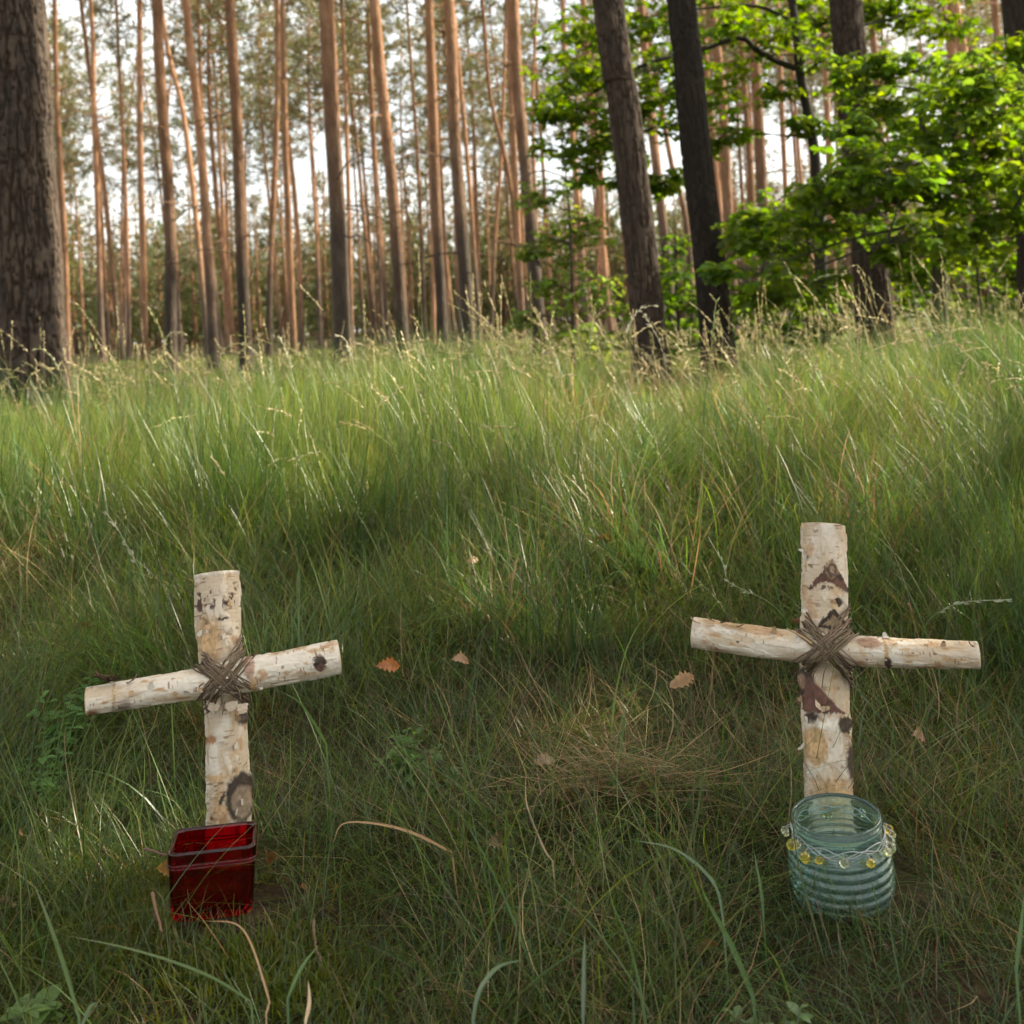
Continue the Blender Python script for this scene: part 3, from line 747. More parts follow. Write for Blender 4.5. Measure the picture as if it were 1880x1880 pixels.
def red_glass():
    base = at(392, 1640, .972); base[2] = gz(base[0], base[1]) + .003
    H = .066; hh = .0365
    E = empty('glass_holder', base, 'square dark red glass candle holder in the grass before the left cross', 'candle holder')
    yaw = math.radians(11.5); tilt = math.radians(2.2)
    M = np.array(Matrix.Rotation(yaw, 3, 'Z') @ Matrix.Rotation(math.radians(-4), 3, 'X') @ Matrix.Rotation(tilt, 3, 'Y'))
    prof = [(0.55, .000), (.80, .0008), (.90, .005), (.925, .014), (.95, .034), (.972, .056), (.99, .066), (1.0, .0675), (1.0, .079), (.995, .0815), (.965, .0822), (.90, .0815), (.885, .079), (.88, .066), (.86, .05), (.84, .03), (.81, .014), (.72, .0095), (.4, .009)]
    def ringset(a, b):
        V = []
        for (k, z) in prof[a:b]:
            q = rounded_square(hh * k, hh * (.26 if k > .7 else .3) * k) * [1, .82]; V.append(np.c_[q, np.full(len(q), z * .70)])
        return np.array(V)
    V = ringset(0, len(prof)); m = V.shape[1]
    mb = MB(); W = V.reshape(-1, 3) @ M.T
    mb.add(W, grid_faces(len(prof), m))
    for k, fl in ((0, True), (len(prof) - 1, False)):
        q = V[k] @ M.T; mb.add(np.vstack([q, q.mean(0)]), np.array([[m, (i + 1) % m, i] if fl else [m, i, (i + 1) % m] for i in range(m)]))
    mb.build('glass_body', M_RED, E)
    # band of embossed ridges under the rim
    for z in (.0672, .0635):
        k = np.interp(z, [.056, .066, .0675, .079], [.972, .99, 1.0, 1.0]) + .004
        q = rounded_square(hh * k, hh * .26) * [1, .82]; q = np.vstack([q, q[:1]]); P = np.c_[q, np.full(len(q), z * .70)] @ M.T
        rb = MB(); tube(rb, P, .0009, 6, cap=False); rb.build('glass_ridge', M_RED, E)
red_glass()

# ------------------------------------------------------------------ teal ribbed jar with beaded wire
def teal_jar():
    base = at(1549, 1646, .965); base[2] = gz(base[0], base[1]) - .004
    E = empty('glass_jar', base, 'round ribbed teal glass jar with beaded silver wire before the right cross', 'jar')
    M = np.array(Matrix.Rotation(math.radians(-2.0), 3, 'Y') @ Matrix.Rotation(math.radians(3), 3, 'X'))
    H = .089; SZ = .82
    zs = np.linspace(0.004, H, 150)
    r = np.interp(zs, [0, .006, .02, .04, .056, .064, .069, .080, H], [.0375, .0405, .0428, .0432, .0420, .0385, .0365, .0365, .0368])
    from_k = sstep(.004, .012, zs) * sstep(.066, .058, zs)
    r = r + .0008 * from_k * np.sin(zs / .0095 * 2 * PI)
    r = r + .0016 * np.exp(-((zs - .0845) / .003) ** 2)
    ri = np.interp(zs, [0, .006, .02, .04, .056, .064, .069, .080, H], [.0352, .0386, .0409, .0413, .0401, .0366, .0345, .0343, .0345]) + .0008 * from_k * np.sin(zs / .0095 * 2 * PI + .6)
    prof = [(.012, .0015), (.030, .0005), (.036, .0015)] + list(zip(r, zs)) + [(.0366, H + .0012), (.0358, H + .0016), (.0350, H + .001)] + list(zip(ri[::-1], zs[::-1] + .0)) 
    prof = [(a, max(b, 0)) for a, b in prof]
    k = len(prof); prof = prof[:k - 8] + [(.030, .0085), (.012, .0082)]
    prof = np.array(prof); m = 96; th = np.arange(m) / m * 2 * PI
    wob = 1 + .004 * np.sin(2 * th + 1) + .003 * np.sin(3 * th)
    V = np.stack([prof[:, :1] * np.cos(th) * wob, prof[:, :1] * np.sin(th) * wob, np.repeat(prof[:, 1:] * SZ, m, 1)], -1)
    mb = MB(); mb.add(V.reshape(-1, 3) @ M.T, grid_faces(len(prof), m))
    for q, fl in ((V[0], True), (V[-1], False)):
        q = q @ M.T; mb.add(np.vstack([q, q.mean(0)]), np.array([[m, (i + 1) % m, i] if fl else [m, i, (i + 1) % m] for i in range(m)]))
    mb.build('glass_body', M_TEAL, E)
    # two waving wires round the neck
    t = np.linspace(0, 2 * PI, 240)
    for ph in (0, PI, 1.7):
        z = .0725 + .0045 * np.sin(5 * t + ph) + .0012 * np.sin(3 * t + ph) - .002 * (ph == 1.7); rr = .0386 + .0006 * np.cos(7 * t + ph)
        wb = MB(); tube(wb, np.c_[rr * np.cos(t), rr * np.sin(t), z * SZ] @ M.T, .00045, 6, cap=False); w = wb.build('wire', M_WIRE, E)
    rb = np.random.default_rng(4)
    angs = [-2.85, -2.72, -2.52, -2.2, -1.75, -1.25, -.75, -.55, -.38, -.2, .05, .35, .75, 1.5, 2.3, 2.8, 3.05]
    for i, a in enumerate(angs):
        amber = i in (0, 2, 3, 5, 10, 11, 14)
        s = rb.uniform(.0028, .0046); zz = .0655 + rb.uniform(-.004, .004) + (.006 if -.3 < a < .5 or abs(a) > 2.6 else 0); rad = .0425 + rb.uniform(0, .0025)
        zz *= SZ; c = np.array([rad * math.cos(a), rad * math.sin(a), zz])
        # faceted drop
        rings = [(-1.0, .25), (-.55, .85), (.0, 1.0), (.55, .8), (1.0, .25)]; sg = 8
        V = np.array([[(s * k * math.cos(q * 2 * PI / sg + .3 * j), s * k * math.sin(q * 2 * PI / sg + .3 * j), s * h) for q in range(sg)] for j, (h, k) in enumerate(rings)])
        Rm = np.array(Matrix.Rotation(rb.uniform(0, 3), 3, 'X') @ Matrix.Rotation(rb.uniform(0, 3), 3, 'Z'))
        bb = MB(); Wv = (V.reshape(-1, 3) @ Rm.T + c) @ M.T
        bb.add(Wv, grid_faces(5, sg), smooth=False)
        for j, fl in ((0, True), (4, False)):
            q = Wv.reshape(5, sg, 3)[j]; bb.add(np.vstack([q, q.mean(0)]), np.array([[sg, (i2 + 1) % sg, i2] if fl else [sg, i2, (i2 + 1) % sg] for i2 in range(sg)]), smooth=False)
        bo = bb.build('bead', M_AMBER if amber else M_CLEAR, E)
        hk = MB(); tube(hk, smooth_path([c + [0, 0, s * .8], np.array([.0400 * math.cos(a), .0400 * math.sin(a), zz + .006]), np.array([.0386 * math.cos(a), .0386 * math.sin(a), .0735 * SZ])], 8) @ M.T, .0003, 4); hk.build('bead_hook', M_WIRE, bo)
teal_jar()

# ------------------------------------------------------------------ single stalks, blades, leaves, herbs near the crosses
def on_ground(px, py):
    ys = np.linspace(.45, 12, 2400); P = np.array([at(px, py, y) for y in ys]); d = P[:, 2] - gz(P[:, 0], P[:, 1])
    i = np.argmax(d < 0); return P[i if d[i] < 0 else -1]

def broad_blade(pts, W, col, label, name='broad_grass', cat='grass', mat=None, col2=None, fold=.35):
    """one broad blade through pixel points (px, py, distance); rooted at the first"""
    P = smooth_path([at(*p) for p in pts], 22); P[0, 2] = gz(P[0, 0], P[0, 1]) - .004
    T = np.gradient(P, axis=0); T /= np.linalg.norm(T, axis=1)[:, None]
    view = CAM - P; view /= np.linalg.norm(view, axis=1)[:, None]
    S = np.cross(T, view); S /= np.linalg.norm(S, axis=1)[:, None]; Nn = np.cross(S, T)
    s = np.linspace(0, 1, 22); w = W * .36 * np.clip(np.minimum(.55 + s * 1.6, 1) * (1 - s ** 2.6), .04, 1)
    v = np.stack([P - S * w[:, None] + Nn * (w * fold)[:, None], P, P + S * w[:, None] + Nn * (w * fold)[:, None]], 1)
    c = lerp(np.asarray(col), np.asarray(col2 if col2 is not None else col) , s); c = np.repeat(c[:, None], 3, 1); c[:, 1] *= 1.25
    mb = MB(); mb.add(v.reshape(-1, 3), grid_faces(22, 3, closed=False), c.reshape(-1, 3))
    o = mb.build(name, mat or M_GRASS, None, P[0]); return tag(o, label, cat)

G1, G2, G3 = (.055, .125, .028), (.09, .16, .04), (.11, .17, .09)
broad_blade([(1388, 1845, .80), (1345, 1740, .83), (1302, 1660, .86), (1283, 1618, .88)], .0062, G1, 'broad upright green blade left of the teal jar near the bottom edge', col2=G2)
broad_blade([(1402, 1690, .90), (1398, 1640, .91), (1384, 1560, .925)], .0040, G1, 'short pointed green blade close to the left side of the teal jar', col2=G2)
broad_blade([(866, 1885, .74), (880, 1820, .76), (915, 1775, .79), (962, 1762, .82)], .0045, (.10, .15, .08), 'pale grey green blade arching to the right at the bottom centre', col2=G3)
broad_blade([(1330, 1700, .86), (1310, 1620, .88), (1240, 1560, .90), (1160, 1542, .93)], .0038, (.11, .17, .09), 'long pale green blade arching left between the two jars', col2=(.14, .2, .11))
broad_blade([(1070, 1880, .74), (1072, 1780, .76), (1074, 1712, .79)], .0044, (.10, .14, .09), 'straight grey green blade standing at the bottom centre', col2=(.13, .18, .1))
broad_blade([(602, 1372, 1.13), (575, 1325, 1.10), (548, 1288, 1.08), (508, 1266, 1.07)], .0042, (.09, .16, .05), 'light green blade bending left under the left crossbar tip', col2=(.12, .2, .07))
broad_blade([(150, 1885, .72), (118, 1775, .75), (85, 1680, .79), (62, 1622, .83)], .0040, G2, 'slender bright green blade leaning left at the bottom left corner', col2=(.16, .2, .09))
broad_blade([(478, 1850, .74), (380, 1790, .76), (250, 1745, .78), (110, 1715, .80)], .0028, G2, 'thin bright blade lying across the bottom left corner', col2=(.15, .19, .08))
broad_blade([(525, 1840, .74), (555, 1775, .77), (585, 1735, .80)], .0038, G1, 'short green blade leaning right below the red glass', col2=G2)
broad_blade([(150, 1885, .71), (165, 1850, .73), (178, 1840, .75)], .004, G3, 'small grey green blade tip at the bottom left edge', col2=G3)
broad_blade([(1865, 1790, .78), (1875, 1700, .81), (1880, 1640, .83)], .0045, G1, 'green blade standing at the lower right edge', col2=G2)
broad_blade([(840, 1570, 1.02), (760, 1530, 1.0), (690, 1512, .99), (630, 1512, .98), (612, 1545, .96)], .0038, (.42, .27, .14), 'bent tan dry stalk arching right of the red glass', 'dry_stalk', 'dry stalk', M_DRY, (.36, .22, .11))
broad_blade([(480, 1880, .73), (492, 1850, .74), (490, 1822, .76), (445, 1705, .80), (373, 1690, .84)], .0022, (.40, .25, .13), 'thin curved straw stalk below the red glass', 'dry_stalk', 'dry stalk', M_DRY)
broad_blade([(1020, 1585, .98), (1000, 1560, 1.0), (968, 1480, 1.05), (965, 1420, 1.09)], .0030, (.36, .25, .15), 'tan dry stalk drooping from the straw ledge in the middle', 'dry_stalk', 'dry stalk', M_DRY)
broad_blade([(560, 1880, .73), (568, 1840, .75), (566, 1800, .77)], .004, (.50, .38, .24), 'short pale straw stub at the bottom left of centre', 'dry_stalk', 'dry stalk', M_DRY)

def seed_stalk(pts, label, r=.0008, head=.3, n=26, size=.0065, col=(.42, .43, .27), stem=(.13, .20, .07)):
    P = smooth_path([at(*p) for p in pts], 26); P[0, 2] = gz(P[0, 0], P[0, 1]) - .004
    E = empty('grass_stalk', P[0], label, 'grass stalk', 'flowering grass stalks')
    s = np.linspace(0, 1, 26)
    st = MB(); tube(st, P, r * (1 - .5 * s), 5, lerp(np.asarray(stem), np.asarray(col), s ** 2)); st.build('stem', M_GRASS, E, P[0])
    hd = MB(); spikelets(hd, P[None], head, n, np.array([size]), np.array([col]), .28); hd.build('seed_head', M_DRY, E, P[0])
seed_stalk([(312, 1190, 1.20), (285, 1110, 1.17), (248, 1030, 1.15), (215, 970, 1.14), (192, 938, 1.14)], 'pale seed stalk leaning left above the left cross', head=.36, n=34, col=(.48, .47, .34))
seed_stalk([(1470, 1180, 1.30), (1420, 1112, 1.25), (1340, 1070, 1.2), (1330, 1040, 1.2), (1300, 985, 1.2)], 'grey green seed stalk left of the right cross top', head=.45, n=30, col=(.40, .42, .30))
seed_stalk([(1690, 1190, 1.22), (1705, 1140, 1.2), (1760, 1108, 1.18), (1858, 1100, 1.17)], 'pale seed stalk arching right beyond the right crossbar', head=.6, n=36, col=(.42, .45, .33))
seed_stalk([(1185, 860, 2.5), (1175, 720, 2.45), (1150, 625, 2.4), (1172, 570, 2.4), (1205, 560, 2.4)], 'tall white seed stalk bending right before the leaning pine trunk', r=.0011, head=.24, n=40, size=.011, col=(.55, .53, .40))
seed_stalk([(1245, 860, 2.5), (1232, 740, 2.45), (1215, 640, 2.4), (1185, 580, 2.4)], 'tall white seed stalk leaning left before the leaning pine trunk', r=.0011, head=.3, n=40, size=.011, col=(.55, .53, .40))
seed_stalk([(1060, 860, 2.6), (1070, 720, 2.5), (1085, 620, 2.5), (1092, 560, 2.5)], 'slim upright seed stalk left of the leaning pine trunk', r=.001, head=.25, n=30, size=.010, col=(.40, .42, .24))
seed_stalk([(1290, 890, 2.2), (1293, 760, 2.2), (1305, 640, 2.2), (1315, 555, 2.2)], 'dark green seed stalk crossing the darkest trunk', r=.0012, head=.2, n=24, size=.012, col=(.22, .27, .12), stem=(.05, .10, .03))
seed_stalk([(1580, 760, 2.8), (1585, 640, 2.8), (1590, 520, 2.8), (1570, 485, 2.8), (1545, 505, 2.8)], 'tall curled seed stalk before the thick right trunk', r=.001, head=.22, n=26, size=.010, col=(.40, .36, .20))
seed_stalk([(1440, 760, 3.0), (1445, 620, 3.0), (1470, 545, 3.0), (1500, 510, 3.0), (1555, 502, 3.0)], 'tall thin stalk arching right before the green oak leaves', r=.0010, head=.2, n=14, size=.01, col=(.33, .40, .20))
seed_stalk([(465, 880, 2.4), (455, 780, 2.4), (420, 700, 2.4), (405, 650, 2.4), (440, 630, 2.4), (480, 655, 2.4)], 'arched seed stalk nodding right on the left side', r=.0011, head=.3, n=40, size=.012, col=(.45, .42, .26))
seed_stalk([(640, 860, 2.5), (645, 760, 2.5), (650, 680, 2.5), (635, 625, 2.5), (615, 615, 2.5)], 'seed stalk with white nodding tip in front of a thick pine', r=.0011, head=.25, n=40, size=.010, col=(.6, .56, .42))
seed_stalk([(560, 860, 2.4), (552, 760, 2.4), (530, 660, 2.4), (514, 620, 2.4)], 'straight seed stalk with pale tip left of centre', r=.0011, head=.25, n=36, size=.010, col=(.52, .50, .34))
seed_stalk([(100, 880, 2.6), (98, 760, 2.6), (112, 690, 2.6), (85, 645, 2.6), (62, 640, 2.6)], 'nodding seed stalk before the big dark trunk', r=.0011, head=.25, n=30, size=.012, col=(.34, .35, .2))
seed_stalk([(320, 860, 2.5), (325, 720, 2.5), (300, 640, 2.5), (318, 610, 2.5), (340, 612, 2.5)], 'hooked seed stalk right of the big dark trunk', r=.0011, head=.25, n=36, size=.010, col=(.42, .40, .25))

OAK_OUT = [(0, .015), (.08, .02), (.16, .07), (.24, .17), (.31, .11), (.40, .26), (.48, .17), (.58, .33), (.66, .21), (.75, .30), (.83, .17), (.92, .16), (1, .01)]
def oak_leaf_arrays(curl=.3, fold=.25, jag=0, r=None):
    st = np.array(OAK_OUT); t, w = st[:, 0], st[:, 1].copy()
    if r is not None: w = w * (1 + jag * r.normal(0, 1, len(w)))
    z = -curl * t ** 2
    v = np.stack([np.c_[t, w, z + fold * w], np.c_[t, 0 * w, z], np.c_[t, -w, z + fold * w]], 1)
    return v.reshape(-1, 3), grid_faces(len(t), 3, closed=False)

def dead_leaf(px, py, size, col, label, yaw=None, tilt=.5, lift=-.006, Y=None, seed=0, flip=1):
    r = np.random.default_rng(seed)
    p = at(px, py, Y); h = float(gz(p[0], p[1])); p[2] = h + .5 * max(0, p[2] - h) if p[2] - h > .03 else p[2]
    v, f = oak_leaf_arrays(r.uniform(.3, 1.1) * flip, r.uniform(-.4, 1.2), .10, r)
    v = v - [.5, 0, 0]; v[:, 2] += r.normal(0, .02, len(v))
    yaw = r.uniform(0, 6.28) if yaw is None else yaw
    M = np.array(Matrix.Rotation(yaw, 3, 'Z') @ Matrix.Rotation(r.uniform(-.5, .5), 3, 'Y') @ Matrix.Rotation(tilt, 3, 'X'))
    v = v @ M.T * size * .5
    c = np.asarray(col) * (1 + .3 * (r.random((len(v), 1)) - .5)); c[1::3] *= .75
    mb = MB(); mb.add(v, f, c); o = mb.data('dead_leaf', M_DEADLEAF)
    o = link('dead_leaf', o, None, (float(p[0]), float(p[1]), float(p[2]) + lift)); tag(o, label, 'leaf', 'dead leaves lying in the grass')

BR, OR, BE, GY = (.17, .085, .045), (.36, .125, .035), (.32, .22, .135), (.2, .15, .11)
for k, (px, py, s, c, lb, kw) in enumerate((
    (160, 1020, .05, (.25, .12, .06), 'brown leaf lying in grass near the left edge above the left cross', dict(Y=1.62, tilt=.9)),
    (1108, 905, .05, OR, 'bright orange leaf caught in the sunlit grass at the centre', dict(Y=1.95, tilt=1.2, yaw=2.2)),
    (825, 918, .042, OR, 'small orange leaf in the grass hollow left of centre', dict(Y=1.98, tilt=.7)),
    (862, 941, .05, (.40, .2, .07), 'narrow orange brown leaf below the small orange leaf', dict(Y=1.9, tilt=1.0, yaw=.3)),
    (703, 1098, .06, (.42, .15, .04), 'glowing orange leaf in the grass between the crosses', dict(Y=1.42, tilt=1.1, yaw=.1)),
    (840, 1092, .055, (.34, .2, .12), 'dull brown leaf right of the glowing orange leaf', dict(Y=1.43, tilt=.9, yaw=.3)),
    (1256, 1108, .062, BE, 'large pale beige leaf left of the right crossbar', dict(Y=1.34, tilt=1.2, yaw=1.9)),
    (990, 1303, .05, BE, 'beige curled leaf lying alone in the middle grass', dict(Y=1.22, tilt=.8, yaw=.1)),
    (1456, 985, .035, BR, 'small brown leaf left of the right cross top', dict(Y=1.45, tilt=1.2, yaw=1.6)),
    (1668, 985, .05, (.30, .16, .11), 'reddish brown leaf right of the right cross top', dict(Y=1.55, tilt=.8, yaw=.2)),
    (1688, 1238, .06, (.36, .20, .12), 'brown leaf under the right arm of the right crossbar', dict(Y=1.22, tilt=1.0, yaw=.2)),
    (305, 1530, .055, (.42, .24, .07), 'ochre leaf standing behind the left side of the red glass', dict(Y=1.02, tilt=1.3, yaw=.9, lift=0)),
    (493, 1520, .050, (.27, .15, .06), 'brown leaf standing right of the red glass rim', dict(Y=1.04, tilt=.3, yaw=1.57, lift=0, upright=1)),
    (1181, 1448, .028, GY, 'grey curled leaf hanging on the straw ledge', dict(Y=1.10, tilt=1.2, yaw=1.3)),
    (560, 1612, .020, OR, 'tiny orange leaf scrap right of the red glass', dict(Y=.99, tilt=.7)),
    (1372, 1866, .035, (.5, .33, .25), 'pinkish leaf at the bottom edge right of centre', dict(Y=.78, tilt=.6, yaw=.4)),
    (1305, 1712, .040, (.4, .19, .09), 'orange brown leaf left of the teal jar near the ground', dict(Y=.92, tilt=.8)),
    (42, 1440, .035, (.42, .22, .12), 'orange brown leaf at the left edge beside the left cross', dict(Y=1.14, tilt=1.0, yaw=1.2)),
    (18, 1562, .045, BE, 'pale crumpled leaf at the left edge beside the red glass', dict(Y=1.03, tilt=.9)),
    (905, 1465, .05, (.34, .2, .13), 'brown leaf under the left end of the straw ledge', dict(Y=1.09, tilt=1.2, yaw=.3)),
)):
    kw.pop('upright', None); dead_leaf(px, py, s, c, lb, seed=k, **kw)

def herb(px, py, Y, h, nst, leaf, col, label, seed=0, name='herb_plant', spread=.6):
    """a low herb: weak branching stems with pairs of small oval leaves"""
    r = np.random.default_rng(seed); p = at(px, py, Y); p[2] = gz(p[0], p[1])
    E = empty(name, p, label, 'plant')
    sm, lm = MB(), MB()
    for k in range(nst):
        a = r.uniform(0, 2 * PI); le = r.uniform(.1, spread); L = h * r.uniform(.6, 1.1)
        t = np.linspace(0, 1, 9)[:, None]
        d = np.array([math.cos(a) * math.sin(le), math.sin(a) * math.sin(le), math.cos(le)])
        P = t * L * d + np.array([math.cos(a), math.sin(a), -.2]) * (t ** 2) * L * .25 + r.normal(0, L * .01, (9, 3)) * t + r.normal(0, .004, 3) * [1, 1, 0]
        tube(sm, P, .0007, 5, np.asarray(col) * .9)
        for q in (2, 3, 4, 5, 6, 7, 8):
            for sgn in (0, PI):
                b = a + q * 1.57 + sgn + r.normal(0, .3); s = leaf * r.uniform(.6, 1.2) * (.6 if q == 8 else 1)
                u = np.array([math.cos(b), math.sin(b), r.uniform(.0, .7)]); u /= np.linalg.norm(u)
                w = np.cross(u, [0, 0, 1]); w /= np.linalg.norm(w); nn = np.cross(w, u)
                st = np.array([(0, .03), (.2, .2), (.45, .32), (.7, .25), (.9, .1), (1, .01)])
                z = -.25 * st[:, 0] ** 2
                v = np.stack([[P[q] + s * (x * u + w * y * sd + nn * (zz + abs(y * sd) * .3)) for sd in (1, 0, -1)] for (x, y), zz in zip(st, z)])
                cc = np.asarray(col) * r.uniform(.75, 1.3)
                lm.add(v.reshape(-1, 3), grid_faces(6, 3, closed=False), cc)
    sm.build('stem', M_HERB, E); lm.build('foliage', M_HERB, E)
herb(735, 1262, 1.24, .07, 9, .015, (.09, .18, .035), 'chickweed with small oval leaves right of the left crossbar', 1)
herb(770, 1285, 1.20, .05, 6, .011, (.10, .17, .05), 'second smaller chickweed right below the first', 2)
herb(100, 1185, 1.34, .09, 8, .020, (.07, .17, .03), 'narrow leaved green weed at the left edge', 3)
herb(1290, 1885, .77, .030, 9, .010, (.11, .18, .06), 'pale green chickweed mat at the bottom right of centre', 4, spread=1.2)
herb(1430, 1885, .78, .034, 10, .011, (.12, .19, .065), 'larger pale green chickweed mat left below the teal jar', 5, spread=1.2)
herb(20, 1880, .74, .05, 5, .022, (.10, .20, .05), 'leafy green seedling in the bottom left corner', 6)
herb(15, 1700, .86, .04, 3, .026, (.13, .22, .06), 'broad leaved seedling at the left edge', 7)
herb(1210, 1535, 1.08, .05, 4, .009, (.12, .19, .05), 'thin stemmed chickweed in the hollow right of centre', 8)
herb(80, 1250, 1.22, .10, 5, .016, (.08, .18, .04), 'slender climbing weed left of the left crossbar', 9)

# moss pads round the red glass
def moss():
    mb = MB(); n = 5200
    c = at(215, 1600, 1.0); x = np.r_[RNG.normal(c[0], .05, n), RNG.normal(-.22, .05, n // 2)]; y = np.r_[RNG.normal(1.0, .05, n), RNG.normal(.9, .03, n // 2)]
    L = RNG.uniform(.008, .026, len(x)); k = keep_clear(x, y, L); x, y, L = x[k], y[k], L[k]
    cc = pick(np.array([(.13, .16, .02), (.10, .14, .022), (.17, .18, .03)]), len(x))
    blades(mb, x, y, L, RNG.uniform(.0014, .0026, len(x)), RNG.uniform(0, 1.1, len(x)), RNG.uniform(-.3, .8, len(x)), RNG.uniform(0, 2 * PI, len(x)), cc * .7, cc, S=3)
    tag(mb.build('moss', M_GRASS), 'yellow green moss beside the red glass', 'moss', kind='stuff')
moss()

def twig(pts, r, col, label):
    P = smooth_path([at(*p) for p in pts], 16); mb = MB(); tube(mb, P + RNG.normal(0, .0003, P.shape), np.linspace(r, r * .6, 16), 6, col)
    tag(mb.build('twig', M_WOOD_DARK, None, P[0]), label, 'twig', 'twigs lying in the grass')
twig([(280, 1640, .93), (285, 1665, .92), (298, 1710, .90)], .0016, (.20, .12, .08), 'short dark twig below the left side of the red glass')
twig([(265, 1558, .98), (300, 1568, .97), (306, 1570, .965)], .0012, (.18, .11, .09), 'thin twig touching the left rim of the red glass')
twig([(575, 1690, .95), (580, 1740, .92), (590, 1762, .90)], .0015, (.22, .14, .09), 'bent twig right below the red glass')

# ------------------------------------------------------------------ trees
SUN_AZ, SUN_EL = math.radians(74), math.radians(34)      # azimuth from +Y towards +X
SUNV = np.array([math.sin(SUN_AZ) * math.cos(SUN_EL), math.cos(SUN_AZ) * math.cos(SUN_EL), math.sin(SUN_EL)])

def trunk_path(px_pts, Y, height, wid):
    """world path of a trunk seen through photo pixels, run down to the ground and up to its height"""
    P = np.array([at(px, py, Y) for px, py in px_pts]); P = P[np.argsort(P[:, 2])]
    order = np.argsort([-py for px, py in px_pts]); w = np.asarray(wid, float)
    d = P[0] - P[1]; g = float(gz(P[0, 0], P[0, 1]))
    if P[0, 2] > g: 
        k = (P[0, 2] - g + .05) / -d[2]; foot = P[0] + d * k
    else: foot = P[0]; P = P[1:]
    foot[2] = float(gz(foot[0], foot[1])) - .05
    t = P[-1] - P[-2]; t /= t[2]; t[:2] *= .55
    top = P[-1] + t * max(height - P[-1, 2], .5)
    midp = P[-1] + t * max(height - P[-1, 2], .5) * .5 + np.array([RNG.normal(0, .12), RNG.normal(0, .12), 0])
    return np.vstack([foot, P, midp, top])

def plate_trunk(E, P, r0, r1, seg=220, rings=620, zmax=5.0, colA=(.105, .082, .066), colB=(.16, .105, .078), depth=.02, seed=0, flare=.35, vs=1.0):
    """trunk with modelled bark plates between deep furrows (near trees)"""
    Q = smooth_path(P, 400); zr = Q[:, 2] - Q[0, 2]; H = zr[-1]
    zs = np.r_[np.linspace(0, min(zmax, H * .98), rings), np.linspace(min(zmax, H * .98), H, 30)[1:]]
    C = np.stack([np.interp(zs, zr, Q[:, k]) for k in range(3)], 1)
    R = r0 + (r1 - r0) * (zs / H); R = R * (1 + flare * np.exp(-zs / .22))
    th = np.arange(seg) / seg * 2 * PI
    Zg, Tg = np.meshgrid(zs, th, indexing='ij'); cx, cy = np.cos(Tg), np.sin(Tg)
    # stretched cells: distance to the border between the two nearest plate centres
    k = r0 / .05 * (1.15 if r0 < .15 else .8)
    wz = Zg + .05 * (fbm(Zg * 6, cx * 2, cy * 2 + seed, o=3) - .5)
    def ridge(f, vz, sd):
        # furrows run up the stem and fork; they are stretched along it
        n = fbm(cx * f + sd, cy * f + .5 * sd, wz * vz, o=3); return np.abs(n - .5)
    f1 = ridge(k * 1.5, 4.6 / vs, seed + 1.3); f2 = ridge(k * 2.3, 9.5 / vs, seed + 7.7)
    cr = np.abs(fbm(cx * k * .8 + 3, cy * k * .8 + seed, wz * 11 / vs, o=2) - .5)          # short cross cracks
    plate = sstep(.0, .075, f1) * (.3 + .7 * sstep(.0, .07, f2)) 
    idc = vnoise(cx * k * 1.3, cy * k * 1.3 + seed, wz * 5)
    fn = fbm(Zg * 38, cx * 9 + seed, cy * 9, o=4); fn2 = fbm(Zg * 14, cx * 5, cy * 5 + seed, o=3)
    disp = depth * (plate * (.55 + .45 * idc) + .30 * (fn - .5) + .35 * (fn2 - .5) - .5) 
    rad = R[:, None] + disp * np.minimum(1, R / r0)[:, None] + R[:, None] * .05 * (fbm(Zg * 1.3, cx, cy + seed, o=2) - .5)
    v = np.stack([C[:, None, 0] + rad * cx, C[:, None, 1] + rad * cy, np.repeat(C[:, None, 2], seg, 1)], -1)
    col = lerp(np.array(colA), np.array(colB), sstep(.35, .75, .5 * idc + .6 * fn))
    col = lerp(np.array([.040, .028, .021]), col, .15 + .85 * plate)
    col = lerp(col, np.array(colA) * 1.9, sstep(.55, .75, fn2) * .35 * plate)
    mb = MB(); mb.add(v.reshape(-1, 3), grid_faces(len(zs), seg), col.reshape(-1, 3).clip(.01, .8))
    return mb.build('trunk', M_BARK_V, E, E.location)

